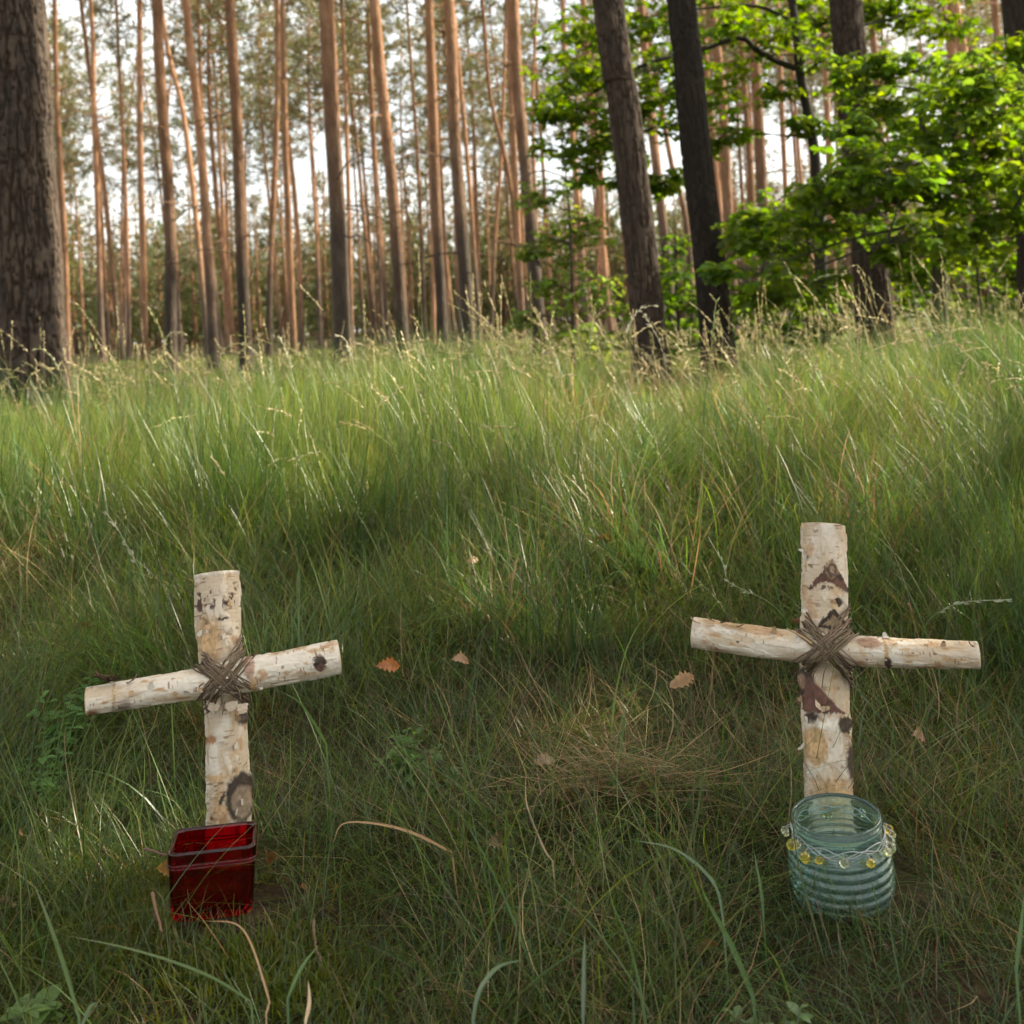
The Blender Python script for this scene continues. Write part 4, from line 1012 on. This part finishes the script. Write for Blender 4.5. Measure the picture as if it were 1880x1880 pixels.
def simple_trunk(P, r0, r1, seg=16, rings=70, flare=.3, seed=0, snags=6, snag_z=(2.0, 9.0)):
    Q = smooth_path(P, rings); h = np.r_[0, np.cumsum(np.linalg.norm(np.diff(Q, axis=0), axis=1))]; H = h[-1]
    R = (r0 + (r1 - r0) * (h / H) ** .9) * (1 + flare * np.exp(-h / .3))
    T, A, B = frames(Q, (0, -1, .05)); th = np.arange(seg) / seg * 2 * PI
    nz = 1 + .14 * (fbm(h[:, None] * 2.2 + seed, np.cos(th)[None] * 1.5, np.sin(th)[None] * 1.5, o=3) - .5)
    v = Q[:, None] + (R[:, None] * nz)[..., None] * (np.cos(th)[None, :, None] * A[:, None] + np.sin(th)[None, :, None] * B[:, None])
    mb = MB(); mb.add(v.reshape(-1, 3), grid_faces(rings, seg))
    r = np.random.default_rng(seed + 100)
    for k in range(snags):                           # dead branch stubs and bare twigs
        z = r.uniform(*snag_z); i = int(np.argmin(np.abs(Q[:, 2] - Q[0, 2] - z))); a = r.uniform(0, 2 * PI); L = r.uniform(.15, 1.3)
        d = np.array([math.cos(a), math.sin(a), r.uniform(-.25, .35)])
        pts = [Q[i] + d * R[i] * .6]
        for q in range(4): pts.append(pts[-1] + d * L / 4 + r.normal(0, L * .04, 3) + np.array([0, 0, -.02 * q * L]))
        tube(mb, smooth_path(pts, 9), np.linspace(.012, .003, 9), 5)
    return mb

def pine_crown_mesh(name, seed, H0, H1, rmax, nb=34, ncl=7, nt=16, nl=.26, nw=.045, col=(.145, .15, .062)):
    """limbs with tufts of needles, local to the foot of the tree"""
    r = np.random.default_rng(seed); wood, ndl = MB(), MB()
    for k in range(nb):
        t = (k + r.random()) / nb; z = H0 + (H1 - H0) * t
        L = rmax * (.35 + .75 * math.sin(PI * min(1, .18 + t * .8))) * (1.0 - .55 * t) * r.uniform(.6, 1.25)
        a = k * 2.4 + r.uniform(-.5, .5); el = r.uniform(-.15, .35) + .35 * t
        d = np.array([math.cos(a) * math.cos(el), math.sin(a) * math.cos(el), math.sin(el)])
        s = np.linspace(0, 1, 6)[:, None]
        Pb = np.array([0, 0, z]) + s * L * d + np.array([0, 0, 1]) * (s ** 2) * L * .18 + r.normal(0, .05, (6, 3)) * s * L * .6
        tube(wood, Pb, np.linspace(.035, .008, 6) * (1.1 - .5 * t), 5, cap=False)
        m = max(2, int(ncl * L / rmax * 1.2))
        for q in range(m):
            f = r.uniform(.35, 1.02); c = np.array([np.interp(f, s[:, 0], Pb[:, j]) for j in range(3)]) + r.normal(0, .16 * L, 3) * [1, 1, .45]
            dirs = r.normal(0, 1, (nt, 3)) + np.array([0, 0, .55]) + d * .5; dirs /= np.linalg.norm(dirs, axis=1)[:, None]
            st = c + r.normal(0, .07, (nt, 3)); W = np.cross(dirs, r.normal(0, 1, (nt, 3))); W /= np.linalg.norm(W, axis=1)[:, None]
            ln = nl * r.uniform(.7, 1.35, (nt, 1)); w = nw * r.uniform(.7, 1.4, (nt, 1))
            v = np.stack([st, st + dirs * ln * .55 + W * w * .5, st + dirs * ln, st + dirs * ln * .55 - W * w * .5], 1)
            cc = np.asarray(col) * r.uniform(.7, 1.35) * np.array([r.uniform(.9, 1.25), 1, r.uniform(.8, 1.1)])
            ndl.add(v.reshape(-1, 3), np.arange(nt * 4).reshape(-1, 4), np.repeat(cc * r.uniform(.8, 1.2, (nt, 1)), 4, 0), smooth=False)
    return wood, ndl

CROWNS = []
for k in range(5):
    wd, nd = pine_crown_mesh('crown', 50 + k, 9.0 + .9 * (k % 3), 17.0 + (k % 2) * 1.5, 1.9 + .25 * (k % 3), nb=36 + 3 * k)
    CROWNS.append((wd.data('limbs', M_PINE_FAR), nd.data('crown', M_NEEDLE), 17.0 + (k % 2) * 1.5))

def add_crown(E, P, k, scale=1.0):
    """shared crown put on the trunk E (part crown > limbs)"""
    i = k % len(CROWNS); top = P[-1] - np.asarray(E.location); s = top[2] / CROWNS[i][2]
    c = link('crown', CROWNS[i][1], E); b = link('limbs', CROWNS[i][0], c)
    # shear-free placing: lean the crown to follow the trunk
    ax = Vector(top); q = Vector((0, 0, 1)).rotation_difference(ax.normalized())
    c.rotation_euler = (q.to_matrix() @ Matrix.Rotation(k * 1.7, 3, 'Z')).to_euler(); c.scale = (s * scale, s * scale, ax.length / CROWNS[i][2])

# --- near trees with modelled bark
def near_pine(px_pts, Y, r0, r1, label, H=17, seed=0, name='pine_tree', cat='pine tree', crown=0, **kw):
    P = trunk_path(px_pts, Y, H, [1] * len(px_pts))
    E = empty(name, (P[0, 0], P[0, 1], P[0, 2]), label, cat, 'near tree trunks')
    plate_trunk(E, P, r0, r1, seed=seed, **kw)
    if crown is not None: add_crown(E, P, crown)
    return E, P
near_pine([(25, 0), (40, 250), (54, 480), (60, 640)], 6.6, .185, .10, 'massive dark furrowed pine trunk cut by the left edge', seed=3, crown=0, depth=.030, vs=1.15, colA=(.050, .040, .034), colB=(.098, .072, .056), rings=700, seg=260)
near_pine([(1116, 0), (1140, 156), (1166, 365), (1187, 573), (1196, 690)], 7.0, .104, .055, 'grey brown pine trunk leaning left in front of the oak leaves', seed=8, crown=1, depth=.016, colA=(.044, .035, .029), colB=(.078, .055, .042))
near_pine([(1251, 0), (1260, 80), (1276, 260), (1301, 470), (1323, 690)], 7.6, .108, .055, 'near black straight trunk right of the leaning grey pine', seed=12, crown=2, depth=.016, colA=(.020, .017, .015), colB=(.036, .028, .023))
near_pine([(1552, 0), (1570, 208), (1593, 417), (1606, 600)], 8.8, .136, .08, 'thick rough pine trunk rising behind the young oak', seed=17, crown=3, depth=.018, colA=(.038, .030, .025), colB=(.068, .049, .038))
near_pine([(1868, 0), (1880, 150), (1893, 330), (1905, 560)], 8.2, .125, .07, 'dark trunk at the right edge behind bright oak leaves', seed=21, crown=4, depth=.016, colA=(.03, .025, .022), colB=(.055, .042, .033), seg=160, rings=420)

# --- pines of the middle distance, traced one by one: (pixels, width px at foot, distance, label)
MIDS = [
    ([(100, 0), (105, 200), (119, 450), (123, 620)], 13, 25, 'slim orange pine just right of the massive left trunk'),
    ([(166, 0), (172, 200), (178, 350), (188, 680)], 12, 26, 'thin orange pine second from the massive left trunk'),
    ([(170, 180), (192, 350), (214, 575), (224, 670)], 11, 27, 'thin pine leaning left with a bright sunlit side near the left'),
    ([(220, 150), (228, 300), (235, 500), (238, 690)], 9, 30, 'very thin straight pine between two orange pines on the left'),
    ([(256, 0), (257, 250), (262, 450), (265, 650)], 14, 24, 'straight orange pine with dark lower trunk on the left'),
    ([(288, 0), (298, 200), (312, 400), (313, 650)], 24, 15.5, 'strong pine with orange top and grey foot on the left'),
    ([(303, 60), (335, 200), (360, 400), (380, 625)], 12, 24, 'slender pine leaning left across a gap beside the strong pine'),
    ([(341, 0), (360, 175), (373, 325), (393, 650)], 20, 16, 'pine with sunlit upper trunk leaning left, grey below'),
    ([(422, 0), (435, 225), (443, 450), (453, 680)], 24, 14.5, 'dark reddish rough pine with a bright right edge'),
    ([(509, 0), (507, 250), (496, 500), (495, 650)], 13, 23, 'pale slim pine leaning slightly right left of centre'),
    ([(519, 0), (524, 250), (530, 400), (540, 660)], 13, 22, 'darker pine crossing behind the pale slim pine'),
    ([(520, 150), (540, 350), (550, 500), (555, 660)], 11, 28, 'thin orange pine with a sunlit foot left of centre'),
    ([(599, 0), (608, 200), (620, 400), (631, 675)], 34, 13, 'thickest mid distance pine, grey below and orange above'),
    ([(628, 25), (637, 250), (642, 450), (646, 650)], 10, 28, 'thin orange pine right behind the thickest pine'),
    ([(687, 0), (705, 200), (725, 400), (740, 650)], 25, 14, 'smooth sunlit pine leaning left at the centre left'),
    ([(685, 200), (692, 400), (705, 660)], 8, 32, 'very thin dark pine left of the smooth sunlit pine'),
    ([(750, 50), (770, 350), (780, 625)], 8, 32, 'very thin pine right of the smooth sunlit pine'),
    ([(787, 0), (795, 200), (802, 400), (815, 650)], 21, 15, 'straight brown pine left of the pair at the centre'),
    ([(790, 300), (795, 450), (796, 650)], 10, 24, 'short lit pine trunk beside the foot of the brown pine'),
    ([(824, 0), (835, 250), (850, 450), (862, 650)], 26, 13.5, 'right pine of the pair at the centre, leaning left'),
    ([(850, 200), (866, 400), (882, 650)], 10, 26, 'thin reddish pine behind the right pine of the pair'),
    ([(885, 0), (900, 175), (930, 300), (950, 450), (960, 640)], 10, 27, 'twisting thin pine right of the centre pair'),
    ([(922, 250), (908, 450), (902, 640)], 8, 30, 'very thin pine leaning right beside the twisting pine'),
    ([(942, 0), (950, 156), (970, 365), (992, 625)], 26, 13.5, 'orange pine with sunlit left face beside the oak leaves'),
    ([(936, 100), (945, 300), (957, 560)], 13, 22, 'slim dark pine left behind the orange sunlit pine'),
    ([(983, 60), (978, 200), (985, 420), (1000, 640)], 8, 30, 'thin branchy pine right behind the orange sunlit pine'),
    ([(1035, 60), (1050, 234), (1072, 521), (1082, 650)], 13, 23, 'slim pine seen left of the leaning grey trunk'),
    ([(1085, 150), (1103, 312), (1110, 500), (1125, 640)], 11, 24, 'thin orange pine just left of the leaning grey trunk'),
    ([(1180, 50), (1195, 220), (1223, 469), (1235, 640)], 19, 18, 'orange pine between the leaning grey and the black trunk'),
    ([(1225, 260), (1245, 340), (1262, 430), (1275, 640)], 12, 25, 'leaning thin pine between the grey and black trunks'),
    ([(1312, 60), (1327, 198), (1343, 521), (1350, 650)], 22, 15.5, 'dim brown pine right of the black trunk'),
    ([(1360, 60), (1370, 210), (1380, 360), (1395, 640)], 14, 22, 'slim orange pine second right of the black trunk'),
    ([(1382, 30), (1390, 182), (1400, 365), (1415, 640)], 24, 16, 'stout orange pine third right of the black trunk'),
    ([(1430, 60), (1440, 300), (1455, 640)], 11, 24, 'thin pine left of the dark oak stem'),
    ([(1515, 130), (1523, 320), (1535, 640)], 14, 21, 'slim orange pine right of the dark oak stem'),
    ([(1600, 40), (1615, 230), (1640, 640)], 16, 19, 'brown pine right behind the thick rough trunk'),
    ([(1745, 0), (1752, 130), (1775, 560)], 15, 20, 'orange pine seen through the upper right oak leaves'),
    ([(1810, 350), (1823, 459), (1832, 580)], 24, 14.5, 'dark pine foot right of the young oak stem'),
    ([(1780, 380), (1790, 480), (1798, 580)], 11, 24, 'thin pine foot right of the young oak stem'),
    ([(1862, 430), (1868, 520), (1872, 580)], 16, 18, 'pine foot at the right edge below the oak leaves'),
]
for k, (pp, w, Y, lb) in enumerate(MIDS):
    H = 16 + (k * 37 % 50) / 12.5
    P = trunk_path(pp, Y, H, None)
    E = empty('pine_tree', P[0], lb, 'pine tree', 'pines of the middle distance')
    r0 = w * .5 * Y / F * .98
    simple_trunk(P, r0 * .98, r0 * .38, seed=k, snags=11, snag_z=(1.2, 6.5)).build('trunk', M_PINE if Y < 18.5 else M_PINE_FAR, E, E.location)
    add_crown(E, P, k, .6)

# --- the far wood: single pines, copies of a few kinds
def far_proto(k):
    r = np.random.default_rng(300 + k); H = 15.5 + 2.2 * r.random()
    pts = np.array([[0, 0, -.1], [r.normal(0, .08), r.normal(0, .08), H * .3], [r.normal(0, .22), r.normal(0, .22), H * .65], [r.normal(0, .3), r.normal(0, .3), H]])
    E = empty('pine_tree', (0, 0, 0), FAR_LABEL, 'pine tree', 'thin pines of the far wood')
    simple_trunk(pts, .085 + .035 * r.random(), .035, seg=10, rings=34, seed=70 + k, snags=16, snag_z=(1.2, 10)).build('trunk', M_PINE_FAR, E, (0, 0, 0))
    add_crown(E, pts, k); return E
FAR_LABEL = 'thin distant pine in the sunlit wood far behind the grass rise'
PROTO = [far_proto(k) for k in range(6)]
spots = []; r = np.random.default_rng(77); tries = 0
while len(spots) < 92 and tries < 60000:
    tries += 1
    y = 27 + (66 - 27) * math.sqrt(r.random()) ; x = r.uniform(-1, 1) * (.50 * y + 2)
    if all((x - a) ** 2 + (y - b) ** 2 > 2.4 ** 2 for a, b in spots): spots.append((x, y))
spots.sort(key=lambda t: t[1])
for i, (x, y) in enumerate(spots):
    o = PROTO[i] if i < len(PROTO) else copy_tree(PROTO[int(r.integers(0, len(PROTO)))])
    o.location = (x, y, float(gz(x, y)) - .05); s = r.uniform(.85, 1.15)
    o.scale = (s * r.uniform(.8, 1.25),) * 2 + (s,)
    o.rotation_euler = (r.normal(0, .022), r.normal(0, .022) - .004, r.uniform(0, 6.28))

def far_wood():
    """the wood that closes the view behind the single pines"""
    wd, nd = pine_crown_mesh('far', 91, 2.0, 10.5, 2.3, nb=26, ncl=5, nt=7, nl=.42, nw=.10, col=(.13, .12, .06))
    wd2, nd2 = pine_crown_mesh('far', 92, .2, 7.5, 2.1, nb=30, ncl=6, nt=7, nl=.42, nw=.10, col=(.105, .13, .045))
    tr, cr = MB(), MB(); rr = np.random.default_rng(5)
    def merged(m): 
        v = np.concatenate(m.v); f = np.concatenate([q for q in m.f if q.shape[1] == 4]); c = np.concatenate(m.c); return v, f, c
    Nv = [merged(nd), merged(nd2)]
    for k in range(900):
        y = rr.uniform(68, 140); x = rr.uniform(-1, 1) * (.52 * y + 6); s = rr.uniform(.8, 1.2); a = rr.uniform(0, 6.28); low = rr.random() < .62
        z = float(gz(x, y))
        v, f, c = Nv[1 if low else 0]
        Rz = np.array([[math.cos(a), -math.sin(a), 0], [math.sin(a), math.cos(a), 0], [0, 0, 1]])
        cr.add(v @ Rz.T * s + [x, y, z], f, c * rr.uniform(.8, 1.2), smooth=False)
        tube(tr, np.array([[x, y, z - .1], [x + rr.normal(0, .1), y, z + 4 * s], [x + rr.normal(0, .2), y, z + (7.5 if low else 10.8) * s]]), [.13, .1, .03], 6, cap=False)
    w = empty_stuff = cr.build('distant_wood', M_NEEDLE); tag(w, 'far wood of pines closing the view behind the single trunks', 'wood', kind='stuff')
    t = link('trunk_mass', tr.data('trunk_mass', M_PINE_FAR), w); t['kind'] = 'stuff'
far_wood()

# --- unseen pines added round the crosses: their crowns hold back skylight from above
for i, (x, y) in enumerate(((-3.3, 1.9), (-3.6, -2.9), (-6.4, 5.4), (-5.6, -.6), (-9.0, 9.5), (5.6, -1.5))):
    o = copy_tree(PROTO[i % len(PROTO)]); o['label'] = 'tall unseen pine added around the crosses to block skylight'; o['group'] = 'unseen pines added for shade'
    o.location = (x, y, -.05); o.rotation_euler = (0, 0, i * 1.3); s = .75; o.scale = (2.0, 2.0, s)

# --- oaks: leafy sprays on real branches
def leaf_cloud(mb, cen, rad, n, size, r, col, flat=.45, rosette=6):
    """n leaves set in small rosettes inside an ellipsoid round cen"""
    V, Fc = oak_leaf_arrays(.25, .22)
    k = len(V); nr = max(1, n // rosette); tips = []
    for q in range(nr):
        d = r.normal(0, 1, 3); d /= np.linalg.norm(d); c = cen + d * rad * r.random() ** .45 * np.array([1, 1, flat]); tips.append(c)
        tilt = r.normal(0, .35, 2); tone = np.asarray(col) * r.uniform(.7, 1.3) * np.array([r.uniform(.85, 1.25), 1, r.uniform(.7, 1.1)])
        for m in range(rosette):
            a = m * 2 * PI / rosette + r.uniform(-.4, .4); s = size * r.uniform(.65, 1.25)
            M = np.array(Matrix.Rotation(a, 3, 'Z') @ Matrix.Rotation(r.uniform(-.25, .6) + tilt[0] * math.cos(a), 3, 'Y') @ Matrix.Rotation(r.normal(0, .4) + tilt[1], 3, 'X'))
            mb.add((V @ M.T) * s + c, Fc, tone * r.uniform(.85, 1.15))
    return tips

def oak(px_trunk, Y, r0, H, sprays, label, seed, leaf=.085, col=(.055, .12, .018), name='oak_tree', cat='oak tree', bark=(.06, .05, .04), nleaf=60, rpx=62, branches=(), flat=.5, world=None, dY=1.0):
    r = np.random.default_rng(seed)
    if world is None: P = trunk_path(px_trunk, Y, H, None)
    else: P = np.asarray(world, float)
    E = empty(name, P[0], label, cat, 'leafy oaks')
    tk = MB(); Q = smooth_path(P, 60); h = np.linspace(0, 1, 60)
    tube(tk, Q + r.normal(0, r0 * .04, Q.shape), r0 * (1 - .8 * h) * (1 + .4 * np.exp(-h * 40)), 14, np.asarray(bark))
    trunk = tk.build('trunk', M_WOOD_DARK, E, E.location)
    br = MB(); lf = MB(); nodes = [Q[i] for i in range(8, 58)]
    for pts, rb in branches:
        B = smooth_path([at(*p) for p in pts], 20); tube(br, B, np.linspace(rb, rb * .4, 20), 7, np.asarray(bark)); nodes += list(B[4:])
    nodes = np.array(nodes)
    for sp in sprays:
        if world is None:
            px, py = sp[:2]; yy = Y + (sp[2] if len(sp) > 2 else r.uniform(-dY, dY)); c = at(px, py, yy); rad = rpx * yy / F * (sp[3] if len(sp) > 3 else r.uniform(.8, 1.2))
        else: c = np.asarray(sp[:3]); rad = sp[3]
        cost = np.linalg.norm(nodes - c, axis=1) + np.where(nodes[:, 2] > c[2] - .05, .5, 0); n0 = nodes[np.argmin(cost)]
        L = np.linalg.norm(c - n0); mid = (n0 + c) / 2 + np.array([0, 0, .04 * L]) + r.normal(0, .05 * L, 3)
        B = smooth_path([n0, mid, c], 12); tube(br, B, np.linspace(min(.006, r0 * .3) + .003, .002, 12), 5, np.asarray(bark))
        nodes = np.vstack([nodes, B[4:]])
        tips = leaf_cloud(lf, c, rad, int(nleaf * r.uniform(.75, 1.25)), leaf, r, col, flat)
        for t in tips:
            if r.random() < .6:
                k = B[int(r.integers(5, 12))]; tube(br, np.array([k, (k + t) / 2 + [0, 0, .02], t]), [.003, .0022, .0012], 4, np.asarray(bark), cap=False)
    lo = lf.build('crown', M_OAK, E, E.location); br.build('branches', M_WOOD_DARK, E, E.location)
    return E

young = [(1375, 440, 0, .7), (1318, 497, -.9, .3), (1400, 405), (1450, 375), (1480, 450), (1415, 500), (1395, 540, 0, .6), (1550, 425), (1520, 350), (1600, 335), (1565, 290), (1560, 235, 0, .7), (1590, 165), (1625, 115, .2, .7), (1565, 125, .3, .7), (1655, 250), (1685, 185), (1720, 235), (1745, 300), (1800, 205), (1850, 150), (1865, 250), (1822, 335), (1765, 375), (1850, 400), (1875, 330), (1690, 330), (1645, 400), (1500, 525), (1450, 560), (1705, 125, .3), (1785, 130), (1655, 320), (1700, 440), (1760, 450), (1910, 180), (1930, 300), (1960, 400), (1940, 100), (1420, 445), (1372, 402, .3, .5), (1640, 200, .3, .7), (1810, 270), (1760, 170, -.6), (1880, 90), (1990, 250), (1705, 285, -.4), (1735, 345, -.4), (1660, 350, -.4), (1790, 320, -.4), (1760, 240, -.4), (1830, 210, -.4), (1620, 290, -.3), (1560, 350, -.3), (1480, 410, -.3), (1640, 460, -.2, .7), (1800, 430, -.3)]
oak([(1712, 300), (1721, 396), (1727, 600)], 6.6, .055, 1.7, young, 'young oak with broad low leafy branches filling the right side', 1, leaf=.066, col=(.084, .148, .020), nleaf=215, rpx=80,
    branches=(([(1721, 400, 6.6), (1650, 420, 6.6), (1560, 440, 6.5), (1440, 480, 6.4)], .012), ([(1722, 410, 6.6), (1800, 385, 6.5), (1900, 380, 6.4)], .015), ([(1716, 330, 6.6), (1640, 280, 6.6), (1590, 220, 6.6)], .014), ([(1718, 350, 6.6), (1780, 260, 6.5), (1860, 200, 6.3)], .014)), bark=(.075, .070, .045))
mid_o = [(1040, 130), (1085, 85), (1060, 200), (1105, 235), (1035, 275), (1080, 280, 0, .7), (1150, 60), (1200, 35), (1215, 130), (1180, 200), (1232, 232), (1290, 60), (1340, 40), (1352, 120), (1310, 180), (1335, 245, 0, .8), (1400, 40), (1432, 170, 0, .7), (1440, 65), (1500, 50), (1525, 105), (1470, 15), (1560, 20, 1), (1605, 10, 1), (1650, 40, 1), (1705, 15, 1), (1755, 55, 1), (1295, 275, 0, .6), (1120, 150), (1165, 290, 1, .6), (1250, 100), (1390, -30), (1045, 60), (1075, 320, 0, .7), (1120, 260), (1030, 180), (1150, 330, .5, .7), (1200, 340, .5, .7), (1240, 330, .5, .7), (1300, -30), (1200, -40), (1520, -40), (1250, 175), (1010, 205, 0, .6), (1110, 20), (1660, -30), (1480, 230, 0, .6)]
oak([(1453, 0), (1468, 130), (1489, 235), (1500, 340), (1512, 600)], 9.6, .062, 5.5, mid_o, 'dark stemmed oak with green boughs across the top centre', 2, leaf=.075, col=(.075, .135, .015), nleaf=230, rpx=70, dY=.9,
    branches=(([(1458, 125, 9.6), (1421, 110, 9.5), (1385, 89, 9.4), (1359, 68, 9.3), (1290, 90, 9.1), (1180, 120, 8.9), (1090, 170, 8.9)], .03), ([(1462, 100, 9.6), (1540, 60, 9.9), (1650, 30, 10.2)], .022), ([(1455, 40, 9.6), (1380, 10, 9.5), (1250, 20, 9.3)], .02)), bark=(.035, .03, .024))
sap = [(1010, 350), (985, 372, 0, .7), (1052, 405), (1012, 440), (1040, 480), (1082, 432), (1092, 520), (1122, 562), (1050, 560), (1000, 525, 0, .7), (1082, 612), (1105, 640), (960, 585, 0, .7), (1030, 620), (975, 460, 0, .6)]
oak([(1040, 330), (1048, 450), (1052, 640)], 9.0, .016, 2.0, sap, 'slim light green sapling oak left of the leaning grey trunk', 3, leaf=.058, col=(.12, .18, .04), nleaf=170, rpx=56, name='oak_sapling', cat='sapling', bark=(.07, .06, .05), dY=.5)
bush = [(1222, 500), (1252, 462), (1275, 545), (1232, 585), (1295, 612), (1262, 630), (1190, 560), (1210, 640), (1300, 560), (1170, 620)]
oak([(1240, 480), (1244, 560), (1248, 650)], 10.5, .02, 1.5, bush, 'dark green oak bush between the two leaning dark trunks', 4, leaf=.07, col=(.062, .122, .016), nleaf=270, rpx=64, name='oak_bush', cat='bush', dY=.5)
bush2 = [(1385, 600), (1425, 610), (1482, 590), (1510, 575), (1390, 555), (1450, 520), (1520, 540), (1500, 610)]
oak([(1460, 520), (1464, 570), (1470, 640)], 10.0, .02, 1.3, bush2, 'shaded oak bush behind the grass right of the black trunk', 5, leaf=.07, col=(.062, .122, .016), nleaf=270, rpx=64, name='oak_bush', cat='bush', dY=.5)
bush3 = [(1760, 462), (1802, 502), (1842, 472), (1782, 562), (1852, 545), (1875, 500), (1700, 545), (1660, 560), (1830, 580), (1690, 500), (1650, 500), (1910, 540), (1740, 590), (1880, 440)]
oak([(1790, 420), (1795, 500), (1800, 600)], 9.6, .02, 1.6, bush3, 'backlit yellow green oak bush behind the young oak stem', 6, leaf=.07, col=(.085, .150, .018), nleaf=270, rpx=64, name='oak_bush', cat='bush', dY=.6)

# unseen oak added beyond the right edge, its crown shaped to shade the crosses
def shade_oak(x, y, zc, R, n, seed, label):
    r = np.random.default_rng(seed); sp = []
    for k in range(n):
        d = r.normal(0, 1, 3); d /= np.linalg.norm(d); p = np.array([x, y, zc]) + d * R * r.random() ** .4
        sp.append((*p, .55))
    oak(None, 0, .13, 0, sp, label, seed, leaf=.14, col=(.05, .11, .016), nleaf=80, world=[(x - .2, y, -.1), (x, y, zc * .4), (x, y + .1, zc), (x, y, zc + R[2] * .8)], flat=.6)
shade_oak(5.5, 2.3, 3.9, np.array([2.6, 1.15, 1.2]), 92, 31, 'broad unseen oak added beyond the right edge to shade the crosses')

# ------------------------------------------------------------------ light, sky, camera
w = bpy.data.worlds.new('World'); scene.world = w; w.use_nodes = True
nt = w.node_tree; bg = nt.nodes['Background']; sky = nt.nodes.new('ShaderNodeTexSky')
sky.sky_type = 'NISHITA'; sky.sun_disc = False; sky.sun_elevation = SUN_EL; sky.sun_rotation = SUN_AZ; sky.air_density = 1.0; sky.dust_density = 4.0; sky.ozone_density = 1.0
wtc = N(nt, 'ShaderNodeTexCoord'); wnz = N(nt, 'ShaderNodeTexNoise', Scale=2.2, Detail=5.0); nt.links.new(wtc.outputs['Generated'], wnz.inputs['Vector'])
wmr = N(nt, 'ShaderNodeMapRange'); nt.links.new(wnz.outputs[0], wmr.inputs[0]); wmr.inputs[1].default_value = .3; wmr.inputs[2].default_value = .6; wmr.inputs[3].default_value = .45; wmr.inputs[4].default_value = .9
wmx = N(nt, 'ShaderNodeMix', data_type='RGBA'); nt.links.new(wmr.outputs[0], wmx.inputs[0]); nt.links.new(sky.outputs[0], wmx.inputs[6]); wmx.inputs[7].default_value = (4.0, 4.0, 4.12, 1)
nt.links.new(wmx.outputs[2], bg.inputs['Color']); bg.inputs['Strength'].default_value = 0.15
sl = bpy.data.lights.new('sun', 'SUN'); sl.energy = 5.0; sl.angle = math.radians(0.5); sl.color = (1.0, .90, .74)
so = bpy.data.objects.new('sun', sl); COL.objects.link(so)
so.rotation_euler = Vector([float(-t) for t in SUNV]).to_track_quat('-Z', 'Y').to_euler()

cam = bpy.data.cameras.new('camera'); co = bpy.data.objects.new('camera', cam); COL.objects.link(co)
cam.sensor_width = 36; cam.lens = 36 * F / 1880; cam.shift_x = 0.0; cam.shift_y = -(940 - PPY) / 1880
cam.clip_start = .02; cam.clip_end = 3000
Mx = Matrix(((RIGHT[0], UP[0], -FWD[0], CAM[0]), (RIGHT[1], UP[1], -FWD[1], CAM[1]), (RIGHT[2], UP[2], -FWD[2], CAM[2]), (0, 0, 0, 1)))
co.matrix_world = Mx
cam.dof.use_dof = True; cam.dof.focus_distance = 1.12; cam.dof.aperture_fstop = 11.0
scene.camera = co
scene.view_settings.view_transform = 'Standard'; scene.view_settings.look = 'None'
scene.view_settings.exposure = 1.45
scene.view_settings.use_white_balance = True; scene.view_settings.white_balance_temperature = 6900; scene.view_settings.white_balance_tint = 5; scene.view_settings.gamma = 1.0
scene.cycles.max_bounces = 10; scene.cycles.diffuse_bounces = 3; scene.cycles.glossy_bounces = 3; scene.cycles.adaptive_threshold = 0.03; scene.cycles.transmission_bounces = 10; scene.cycles.transparent_max_bounces = 8
scene.cycles.use_denoising = True
